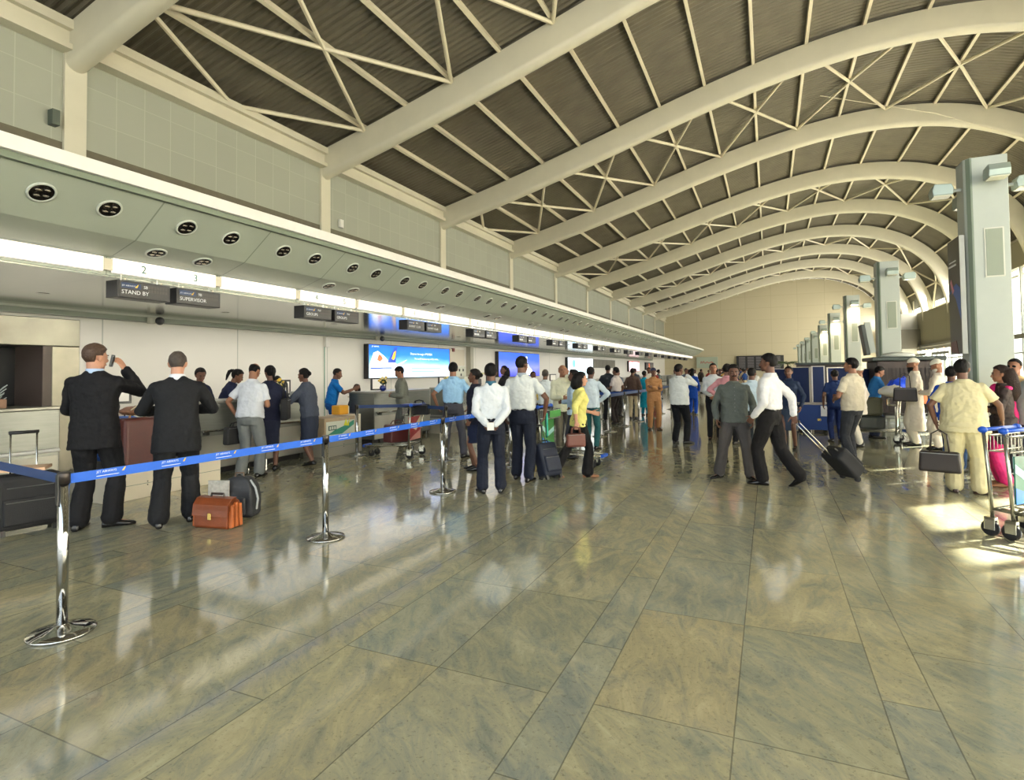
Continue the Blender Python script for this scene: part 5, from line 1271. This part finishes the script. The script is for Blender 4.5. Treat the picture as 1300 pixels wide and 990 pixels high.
person(-5.9, 14.4, 150, 1.62, 'woman in yellow ochre top seen behind the white shirts', fem=True, skin=2, hair=('short', 'b'), top={'c': (200, 176, 96), 'hem': .8}, bot={'c': (50, 44, 44)}, vox=.014)
p11 = person(-3.40, 6.80, 0, 1.72, 'man in white long-sleeved shirt with hands clasped behind his back', skin=2, g=1.0, vox=.007, hair=('thick', 'b'), top={'c': (208, 212, 214), 'sl': 'l', 'tuck': True}, bot={'c': (27, 31, 44), 'bag': 1.12, 'flare': 1.2}, head=(0, 4),
   L='back', R='back', feet=((-.13, -.02, 22, 0), (.12, .02, -8, 0)), collar=mat('teal_lanyard', (24, 86, 110), .6))
tag(MB().box(-.045, .045, -.005, .005, -.05, .05).build('ticket_wallet', mat('paper', (228, 226, 216), .7), loc=(-3.31, 6.60, .90), rz=.5), 'white papers held behind the back of the man in white', 'paper')
p12 = person(-3.34, 7.72, 14, 1.84, 'tall man in white short-sleeved shirt carrying a green folder', skin=2, g=1.1, vox=.008, hair=('short', 'b'), top={'c': (204, 207, 204), 'sl': 's', 'tuck': True}, bot={'c': (25, 30, 44), 'bag': 1.12, 'flare': 1.15}, head=(22, 2),
   R=((.3, .08, .93), (.5, -.1, 1.1), (0, 1, 0), (-1, 0, 0)), feet=((-.13, .12, 5, 0), (.1, -.08, -12, 0)), collar=mat('grey_lanyard', (150, 160, 170), .6))
person(-3.75, 10.7, 168, 1.74, 'bald elderly man in cream shirt holding a hand to his face', skin=1, vox=.010, g=1.02, hair=('bald', 'g'), top={'c': (214, 212, 184), 'hem': .82, 'sl': 'l', 'placket': WPRINT}, bot={'c': (96, 92, 80)}, L=((-.06, .1, 1.52), (-.4, .2, 1.2), (0, 0, 1), (1, 0, 0), (.1, 0, 1)), R='front')
person(-3.3, 10.05, -80, 1.64, 'man in light blue shirt half hidden behind the yellow top', skin=2, vox=.012, hair=('short', 'b'), top={'c': (176, 196, 214), 'sl': 'l', 'hem': .86}, bot={'c': (60, 62, 70)}, L='hip', R='front')
person(-3.35, 11.3, 20, 1.70, 'man in white shirt with hand on hip behind the yellow top', skin=3, vox=.012, hair=('short', 'b'), top={'c': (206, 218, 226), 'sl': 'l', 'hem': .88}, bot={'c': (40, 90, 92)}, R='hip')
person(-4.85, 12.6, 10, 1.66, 'man in white shirt and cap between the tall man and the bald man', skin=2, vox=.014, hair=('short', 'g'), top={'c': (214, 220, 222), 'sl': 'l', 'hem': .88}, bot={'c': (60, 60, 66)})
py = person(-2.66, 8.3, 72, 1.60, 'woman in yellow top and black flared trousers walking', fem=True, skin=0, vox=.008, g=1.0, hair=('shoulder', 'b'), top={'c': (214, 206, 120), 'sl': 'h', 'hem': .84, 'loose': 1.02}, bot={'c': (18, 17, 18), 'bag': 1.05, 'flare': 1.6}, lean=4, head=(-5, 4),
   feet=((-.05, -.42, 0, 38), (.06, .12, -5, 0)), R=((.24, -.12, .93), (.4, -.3, 1.1), (0, 1, 0), (-1, 0, 0)), L=((-.2, .3, 1.05), (-.35, -.1, 1.0), (0, 0, 1), (1, 0, 0)), shoes=mat('tan_sandal', (140, 96, 66), .5))
hb = handbag((-2.86, 8.02, .72), py.rotation_euler[2] + PI / 2, .3, .1, .2, mat('rust_handbag', (98, 50, 38), .45), 'rust brown handbag carried by the woman in yellow', .1)
hb.location = py.matrix_basis @ V((.24, -.13, .53))
KH = (168, 122, 80)
pg = person(-2.88, 15.72, 172, 1.68, 'guard in khaki uniform standing with folded arms', skin=2, vox=.011, g=1.02, top={'c': KH, 'sl': 'l', 'hem': .80, 'placket': mat('button_brown', (90, 60, 40), .4)}, bot={'c': (164, 118, 76), 'bag': 1.2}, cap=mat('navy_cap', (40, 48, 80), .6), head=(0, -6),
   L=((.06, .24, 1.2), (-.4, .1, 1.0), (0, 0, 1), (0, -1, 0)), R=((-.06, .22, 1.16), (.4, .1, 1.0), (0, 0, 1), (0, -1, 0)), shoes=mat('brown_shoe', (60, 36, 26), .35), feet=((-.12, 0, 20, 0), (.12, 0, -20, 0)))
person(-1.80, 12.85, 28, 1.74, 'stout man in loose white shirt with hand raised to his face', skin=2, vox=.010, g=1.14, hair=('thick', 'b'), top={'c': WS, 'sl': 'l', 'hem': .86}, bot={'c': BLACKS, 'bag': 1.15}, head=(20, 4), R=((.09, .2, 1.5), (.4, .2, 1.1), (0, 0, 1), (-1, 0, 0), (-.2, 0, 1)), L='front', feet=((-.1, -.05, 10, 0), (.12, .05, -30, 0)))
person(-1.17, 13.8, 172, 1.76, 'man in white shirt facing the viewer with clasped hands', skin=1, vox=.010, g=1.06, hair=('short', 'b'), top={'c': (204, 208, 210), 'sl': 'l', 'tuck': True, 'placket': WPRINT}, bot={'c': BLACKS}, L=((-.02, .24, 1.0), (-.4, .0, 1.0), (0, 0, 1), (1, 0, 0), (.8, .3, -.3)), R=((.04, .24, 1.0), (.4, .0, 1.0), (0, 0, 1), (-1, 0, 0), (-.8, .3, -.3)))
person(-.82, 13.1, 18, 1.73, 'man in pink shirt and black trousers with his back turned', skin=2, vox=.010, g=1.06, hair=('thick', 'b'), top={'c': (196, 138, 144), 'sl': 'l', 'tuck': True}, bot={'c': BLACKS}, L='hip', R='front', head=(15, 2), feet=((-.12, 0, 20, 0), (.14, .0, -20, 0)))
pm = person(-.48, 9.02, 176, 1.68, 'moustached man in grey shirt and grey trousers', skin=2, vox=.007, g=1.06, hair=('thick', 'b'), moust=True, top={'c': (86, 90, 84), 'sl': 'l', 'hem': .86, 'placket': mat('button_grey', (130, 130, 126), .4)}, bot={'c': (72, 68, 66), 'bag': 1.18, 'flare': 1.15}, head=(-4, 0),
   feet=((-.2, .05, 25, 0), (.24, .02, -40, 0)))
ps = person(.0, 8.68, -68, 1.82, 'man in white shirt and black trousers pulling a wheeled case', skin=2, vox=.007, g=1.06, hair=('thick', 'b'), moust=True, top={'c': (216, 213, 210), 'sl': 'l', 'tuck': True, 'placket': WPRINT}, bot={'c': (22, 20, 20), 'bag': 1.18, 'flare': 1.15}, head=(-8, 0),
   feet=((-.09, .08, 15, 0), (.06, -.36, -10, 32)), L=((-.24, .12, .92), (-.4, -.2, 1.1), (0, 1, 0), (1, 0, 0)), R=((.18, -.24, .93), (.5, -.4, 1.1), (0, 1, 0), (-1, 0, 0)))
person(-.3, 11.9, 20, 1.64, 'man in white checked shirt behind the moustached man', skin=2, vox=.012, hair=('short', 'b'), top={'c': (196, 212, 222), 'sl': 'l', 'hem': .86}, bot={'c': (50, 56, 60)})
person(.36, 12.7, 195, 1.66, 'woman in dark blue behind the man pulling the case', fem=True, skin=2, vox=.012, hair=('short', 'b'), top={'c': (36, 48, 72), 'hem': .84}, bot={'k': 'skirt', 'c': (58, 70, 88), 'hem': .40})
person(-2.55, 21.5, 15, 1.68, 'woman in royal blue tunic walking in the far crowd', fem=True, skin=2, vox=.016, detail=False, hair=('shoulder', 'b'), top={'c': (20, 66, 156), 'hem': .6, 'loose': 1.05}, bot={'c': (18, 70, 170), 'bag': 1.1}, feet=((-.12, .1, 0, 0), (.14, -.1, 0, 0)))
# --- right
person(1.28, 11.15, -55, 1.78, 'man in beige short-sleeved shirt and dark jeans looking left', skin=1, vox=.008, g=1.04, hair=('thick', 'b'), top={'c': (196, 186, 164), 'sl': 's', 'hem': .88}, bot={'c': (50, 52, 56), 'bag': 1.1, 'flare': 1.1}, head=(-14, -2), L=((-.12, .24, 1.05), (-.5, -.1, 1.0), (0, 0, 1), (1, 0, 0)), R='front', feet=((-.14, -.06, 15, 0), (.1, .1, -15, 0)))
person(1.32, 14.3, -15, 1.58, 'man in navy shirt with white bag behind the beige shirt', skin=2, vox=.012, hair=('short', 'b'), top={'c': (34, 52, 96), 'sl': 's', 'hem': .84}, bot={'c': (24, 40, 86)})
person(1.68, 13.55, -80, 1.64, 'old man in white skullcap and pale shirt behind the beige shirt', skin=1, vox=.012, hair=('none', 'b'), cap=mat('white_knit', (226, 222, 206), .8, bump=.3, bscale=90), beard=mat('grey_beard', (168, 160, 150), .9), top={'c': (214, 206, 196), 'sl': 'l', 'hem': .7}, bot={'c': (206, 200, 186)}, head=(0, 8))
person(2.16, 15.3, 70, 1.66, 'boy in blue check shirt leaning over the loaded trolley', skin=1, vox=.010, hair=('thick', 'b'), top={'c': (44, 110, 170), 'sl': 's', 'hem': .85}, bot={'c': (40, 48, 70)}, lean=14, head=(10, 16), R=((.05, .42, 1.0), (.4, .0, 1.0), (0, 0, 1), (-1, 0, 0)), L=((-.1, .5, 1.12), (-.4, .1, 1.0), (0, 0, 1), (1, 0, 0)))
ROBE = mat('white_robe', (216, 206, 190), .85, bump=.25, bscale=20)
pb = person(2.74, 14.15, -95, 1.80, 'bearded man in long white robe and skullcap with shoulder bag', skin=1, vox=.010, g=1.06, hair=('none', 'b'), cap=mat('white_knit', (226, 222, 206), .8, bump=.3, bscale=90), beard=HAIRB, top={'k': 'kurta', 'm': ROBE, 'hem': .30, 'loose': 1.12}, bot={'m': ROBE, 'bag': 1.2}, L='front', R='front', head=(0, 6))
person(3.02, 13.6, -80, 1.76, 'second bearded man in white turban behind the large man', skin=1, vox=.012, hair=('none', 'b'), cap=mat('white_knit', (226, 222, 206), .8, bump=.3, bscale=90), beard=mat('pale_beard', (204, 196, 184), .9), top={'k': 'kurta', 'm': ROBE, 'hem': .30, 'loose': 1.1}, bot={'m': ROBE, 'bag': 1.2}, L='front', R='front', head=(0, 20))
handbag((2.52, 13.82, .92), bearing(2.5, 13.8, 0), .42, .14, .28, TOTE, 'dark brown shoulder bag of the bearded man in the robe', .3, 'shoulder_bag')
person(2.56, 10.75, 10, 1.62, 'person in blue shirt and jeans hidden behind the large man', skin=2, vox=.012, hair=('short', 'b'), top={'c': (24, 70, 170), 'sl': 'l', 'hem': .84}, bot={'c': (40, 66, 104)}, g=1.05)
CRM = mat('cream_kurta', (194, 184, 146), .8, var=.03, bump=.2, bscale=18)
pf = person(2.26, 9.0, -2, 1.70, 'large man in cream tunic and trousers seen from behind', skin=2, vox=.007, g=1.34, shw=1.08, hair=('thick', 'b'), top={'m': CRM, 'sl': 's', 'hem': .80, 'loose': 1.08}, bot={'m': CRM, 'bag': 1.45, 'flare': 1.1}, head=(14, 2), belly=.03,
   L=((-.30, .02, .90), (-.5, -.1, 1.1), (0, 1, 0), (1, 0, 0)), R=((.40, .22, .96), (.6, -.1, 1.1), (0, .4, 1), (-1, 0, 0)), feet=((-.12, .0, 12, 0), (.14, -.02, -60, 0)), shoes=mat('brown_shoe', (60, 36, 26), .35))
handbag((1.93, 8.72, .29), bearing(1.9, 8.7, 4), .44, .13, .26, TOTE, 'dark brown tote held low by the large man in cream', .27, 'tote_bag')
SAR = mat('black_print_sari', (40, 24, 20), .7, var=.7, vscale=26); PK = mat('magenta_cloth', (208, 28, 110), .65, var=.15, vscale=14)
pl = person(2.86, 9.7, -100, 1.62, 'woman in black and magenta sari with long dark hair', fem=True, skin=1, vox=.008, g=1.14, hair=('long', 'db'), top={'k': 'dress', 'm': SAR, 'sl': 'h', 'hem': .62, 'loose': 1.1}, bot={'m': PK, 'bag': 1.25, 'flare': 1.1}, L='front', R='front', head=(0, 4), shoes=mat('tan_sandal', (140, 96, 66), .5))
Mx = Matrix.Identity(4)
fuse('shawl', MB().tube([V((.16, -.06, 1.40)), V((.1, .06, 1.44)), V((0, .115, 1.38)), V((-.08, .13, 1.3))], [.045, .055, .05, .03], 10).tube([V((.16, -.06, 1.40)), V((.17, -.13, 1.25)), V((.15, -.16, 1.0)), V((.14, -.15, .8))], [.05, .045, .05, .04], 10).ball((0, -.06, 1.42), (.13, .07, .05), 12, 8), .012, PK, pl, 3, .02, .06)
person(3.27, 10.55, 205, 1.72, 'man with dark glasses beside the nearest air column', skin=1, vox=.010, hair=('short', 'b'), top={'c': (176, 150, 110), 'sl': 's', 'hem': .85}, bot={'c': (60, 60, 66)})
g_ = [o for o in bpy.data.objects if o.type == 'MESH' and o.get('label') == 'man with dark glasses beside the nearest air column'][0]
MB().box(-.058, .058, .088, .1, 1.62, 1.645).build('sunglasses', mat('dark_lens', (12, 12, 14), .1), g_, bevel=.005)
person(3.23, 9.85, 200, 1.68, 'dark haired person cut off by the right edge', skin=2, vox=.012, hair=('short', 'b'), top={'c': (150, 154, 150), 'sl': 's', 'hem': .85}, bot={'c': (40, 40, 50)})
# held things
t = empty('mobile_phone', (0, 0, 0)); tag(t, 'black mobile phone at the ear of the suited man', 'phone')
Rb = p1.matrix_basis
pos = Rb @ V((.12, .05, 1.595)); t.location = pos; t.rotation_euler = (0, .2, p1.rotation_euler[2])
MB().box(-.012, .012, -.026, .026, -.07, .06).build('body', mat('phone_black', (14, 14, 16), .2), t, bevel=.006); MB().box(.012, .014, -.02, .02, -.01, .045).build('screen', DARK, t)
t = handbag((-7.68, 6.28, .60), bearing(-7.7, 6.2, 80), .42, .13, .28, BLKF, 'black briefcase held by the balding man in white', .06, 'briefcase')
b3 = p3.matrix_basis @ V((-.27, .08, .50)); t.location = b3; t.rotation_euler[2] = p3.rotation_euler[2] + PI / 2 - .3
t = handbag((0, 0, 0), p4.rotation_euler[2] + PI / 2, .34, .12, .36, BLKF, 'black shoulder bag of the woman with the ponytail', .3, 'shoulder_bag'); t.location = p4.matrix_basis @ V((.27, -.06, .84))
t = empty('green_folder'); tag(t, 'green folder in the hand of the tall man in white', 'folder'); t.location = p12.matrix_basis @ V((.32, .14, .62)); t.rotation_euler = (math.radians(-14), 0, p12.rotation_euler[2] + .3)
MB().box(-.012, .012, -.11, .11, -.02, .32).build('cover', mat('folder_green', (12, 150, 120), .5), t, bevel=.003); MB().box(-.009, .009, -.1, .113, -.01, .31).build('papers', mat('paper', (228, 226, 216), .7), t)
# dark case pulled by the tall man
trolley_case((-2.98, 7.95, 0), math.radians(60), .34, .22, .55, mat('navy_case', (28, 34, 50), .7, bump=.2), 'dark navy wheeled case beside the tall man in white', hh=.3, tilt=-.35)

def held_case(c, B, Hd, faceaway):
    """stand the case's rods on the line from its wheels to the hand"""
    z = (Hd - B); L = z.length; z.normalize(); yv = V(faceaway); yv = (yv - z * yv.dot(z)).normalized(); xv = yv.cross(z)
    M = Matrix((xv, yv, z)).transposed().to_4x4(); M.translation = B - M.to_3x3() @ V((0, .08, .0)); c.matrix_basis = M
B = V((1.03, 9.26, .045)); Hd = ps.matrix_basis @ V((.19, -.26, .85)); d = Hd - B
c = trolley_case((0, 0, 0), 0, .36, .22, .50, BLKF, 'black wheeled case pulled by the man in the white shirt', hh=d.length - .5, rod=.055)
held_case(c, B, Hd, (d.x, d.y, 0))
# --- far crowd: a few builds copied with their own clothes
def recolor(o, kidsname, m):
    for c in o.children:
        if c.name.split('.')[0] in kidsname:
            c.material_slots[0].link = 'OBJECT'; c.material_slots[0].material = m
CT = []
CT.append(person(-4.6, 17.5, 170, 1.72, 'x', vox=.017, detail=False, top={'c': (60, 64, 70), 'sl': 'l', 'hem': .84}, bot={'c': (48, 46, 48)}, R='front'))
CT.append(person(-4.2, 17.0, 20, 1.70, 'x', vox=.017, detail=False, top={'c': (190, 180, 176), 'sl': 's', 'tuck': True}, bot={'c': (50, 46, 44)}, L='front', hair=('thick', 'b')))
CT.append(person(-4.6, 22.0, 30, 1.58, 'x', vox=.017, detail=False, fem=True, hair=('bun', 'b'), top={'k': 'dress', 'c': (20, 150, 178), 'sl': 'h', 'hem': .3, 'loose': 1.05}, bot={'c': (20, 140, 170)}))
CT.append(person(-5.0, 18.0, 100, 1.70, 'x', vox=.017, detail=False, top={'k': 'jacket', 'c': (84, 66, 54), 'hem': .8}, bot={'c': (54, 50, 50)}, g=1.1))
CW = (214, 214, 210)
crowd = [  # template, x, y, turn, height, colour, bottom, label
 (0, -5.85, 17.6, 185, 1.68, CW, (60, 60, 60), 'man in pale shirt at the desk left of the queue lanes'),
 (3, -4.65, 17.6, 10, 1.80, (40, 44, 52), (30, 30, 34), 'man in dark jacket in the queue beside the pale shirt'),
 (1, -4.22, 16.9, -60, 1.72, (196, 186, 182), (46, 40, 38), 'man in pale uniform shirt with red sash in the queue'),
 (0, -4.85, 19.6, 60, 1.66, (70, 74, 80), (50, 50, 50), 'man with black hair right of the uniformed man in the queue'),
 (3, -4.15, 18.9, 15, 1.70, (84, 66, 58), (196, 182, 150), 'stout person in brown jacket and tan trousers in the queue'),
 (2, -4.1, 20.6, 30, 1.60, (20, 150, 178), (20, 140, 170), 'woman in turquoise sari in the queue beside the guard'),
 (0, -4.3, 22.5, 170, 1.74, (206, 200, 186), (60, 60, 60), 'tall person in cream above the turquoise sari'),
 (1, -5.3, 21.5, 30, 1.66, (80, 90, 110), (50, 46, 44), 'person in slate shirt between the brown jacket and the uniform'),
 (0, -3.35, 23.5, 150, 1.66, (200, 206, 208), (50, 50, 54), 'person in white just left of the guard'),
 (1, -3.0, 24.5, 10, 1.64, (210, 206, 190), (60, 56, 50), 'person in cream shirt just right of the guard'),
 (0, -6.9, 14.8, 10, 1.70, (60, 62, 66), (40, 40, 44), 'dark haired person near the pale advert'),
 (1, -4.6, 13.3, 10, 1.70, (150, 176, 186), (60, 60, 64), 'dark haired man in grey blue before the pale advert'),
 (1, -2.0, 30, 170, 1.66, (226, 176, 60), (60, 50, 50), 'person in yellow beside the royal blue tunic'),
 (3, -1.9, 24, 10, 1.68, (52, 40, 40), (40, 40, 40), 'dark haired person between the white shirt and facing man'),
 (0, -.6, 26, 175, 1.64, (206, 206, 202), (60, 60, 60), 'person in white between pink shirt and facing man'),
 (3, .25, 24, 200, 1.58, (160, 60, 50), (60, 40, 40), 'person in red top right of the moustached man'),
 (1, -3.6, 28, 10, 1.70, (90, 100, 120), (50, 50, 50), 'far person in slate left of the royal blue tunic'),
 (0, -4.4, 30, 190, 1.66, (200, 200, 196), (50, 50, 50), 'far person in pale shirt behind the guard'),
 (1, .95, 19.5, 190, 1.66, (60, 66, 70), (50, 50, 50), 'person with dark hair beside the partitions'),
]
used = set()
for (ti, x, y, a, h, c, b, lb) in crowd:
    src = CT[ti]
    if ti not in used: o = src; used.add(ti)
    else: o = copy_tree(src)
    o.location = (x, y, 0); o.rotation_euler[2] = bearing(x, y, a); s_ = h / 1.75; o.scale = (s_, s_, s_)
    tag(o, lb, 'person', 'people in the far crowd')
    recolor(o, ('shirt', 'jacket', 'dress', 'collar'), cloth(c)); recolor(o, ('trousers',), cloth(b))
rnd = random.Random(3)
pal = [(214, 214, 210), (70, 78, 90), (150, 60, 54), (40, 70, 130), (196, 180, 150), (60, 50, 46), (120, 130, 134), (190, 150, 90), (30, 34, 44), (222, 222, 220)]
zone = [(-6.0, 2.0)]
for i in range(46):
    y = 27 + i * .95 + rnd.random(); x = rnd.uniform(-6.5, -1.4) if i % 3 else rnd.uniform(-6.0, 1.8)
    o = copy_tree(CT[i % 4]); o.location = (x, y, 0); o.rotation_euler[2] = rnd.uniform(0, 6.28); s_ = rnd.uniform(1.58, 1.76) / 1.75; o.scale = (s_, s_, s_)
    tag(o, 'small distant person in the crowd towards the far wall', 'person', 'people in the far crowd')
    recolor(o, ('shirt', 'jacket', 'dress', 'collar'), cloth(pal[i % 10])); recolor(o, ('trousers',), cloth(pal[(i * 3 + 5) % 10]))

# ------------------------------------------------------------------ light and camera
w = bpy.data.worlds.new('sky'); SC.world = w; w.use_nodes = True
nt = w.node_tree; N = nt.nodes; bg = N['Background']
tc = N.new('ShaderNodeTexCoord'); sp = N.new('ShaderNodeSeparateXYZ'); nt.links.new(tc.outputs['Generated'], sp.inputs[0])
r = N.new('ShaderNodeValToRGB'); nt.links.new(sp.outputs[2], r.inputs[0])
r.color_ramp.elements[0].position = 0.0; r.color_ramp.elements[0].color = (1, .985, .95, 1)
r.color_ramp.elements[1].position = .6; r.color_ramp.elements[1].color = (.72, .82, 1, 1)
nt.links.new(r.outputs[0], bg.inputs['Color']); bg.inputs['Strength'].default_value = 3.2
EL = math.radians(25.4)
sd = V((-SUNX * math.cos(EL), -SUNY * math.cos(EL), -math.sin(EL)))
sun = bpy.data.lights.new('sun', 'SUN'); sun.energy = 60; sun.angle = math.radians(.6); sun.color = (1, .93, .80)
so = bpy.data.objects.new('sun', sun); COL.objects.link(so); so.rotation_euler = sd.to_track_quat('-Z', 'Y').to_euler(); so.location = (40, 40, 20)
def area(name, loc, direction, sx, sy, e, col=(1, 1, 1)):
    l = bpy.data.lights.new(name, 'AREA'); l.shape = 'RECTANGLE'; l.size = sx; l.size_y = sy; l.energy = e; l.color = col
    o = bpy.data.objects.new(name, l); COL.objects.link(o); o.location = loc; o.rotation_euler = V(direction).to_track_quat('-Z', 'Y').to_euler(); return o
# area lamps added inside the glazing to strengthen the daylight
area('end_glazing_fill', (-.5, YA + .3, 5.2), (0, 1, .1), 24, 9, 500, (1, .985, .95))
area('near_glazing_fill', (RX - .1, 19.5, 3.4), (-1, 0, .12), 52, 6.6, 1200, (1, .975, .92))
area('far_glazing_fill', (RX - .1, 63.5, 1.7), (-1, 0, .25), 34, 3.2, 1900, (1, .965, .90))
area('clerestory_fill', (RX + .3, 63.5, 7.1), (-1, 0, -.1), 34, 1.3, 2300, (1, .965, .90))
for k_ in range(9):      # the downlights of the low ceiling, bay by bay
    area('desk_downlights', (-10.9, 4.0 + k_ * 8.2, 2.97), (0, 0, -1), 3.6, 7.6, 75, (1, .96, .9))

cd = bpy.data.cameras.new('camera'); cam = bpy.data.objects.new('camera', cd); COL.objects.link(cam); SC.camera = cam
a_, p_, r_ = math.radians(24.395), math.radians(1.762), .011
fw = V((-math.sin(a_) * math.cos(p_), math.cos(a_) * math.cos(p_), math.sin(p_))); rt = V((math.cos(a_), math.sin(a_), 0)); up = rt.cross(fw)
rt2 = rt * math.cos(r_) - up * math.sin(r_); up2 = rt2.cross(fw)
M = Matrix((rt2, up2, -fw)).transposed().to_4x4(); M.translation = V((0, 0, 1.6)); cam.matrix_world = M
cd.sensor_width = 36; cd.lens = 718 / 1300 * 36; cd.shift_y = -44.5 / 1300; cd.clip_end = 400; cd.clip_start = .05
SC.view_settings.view_transform = 'Standard'; SC.view_settings.look = 'None'; SC.view_settings.gamma = 1; SC.view_settings.use_curve_mapping = False
SC.view_settings.exposure = 0.24
SC.cycles.use_denoising = True; SC.cycles.max_bounces = 8; SC.cycles.diffuse_bounces = 4; SC.cycles.glossy_bounces = 4; SC.cycles.transparent_max_bounces = 12
SC.cycles.sample_clamp_indirect = 6; SC.cycles.caustics_reflective = False; SC.cycles.caustics_refractive = False
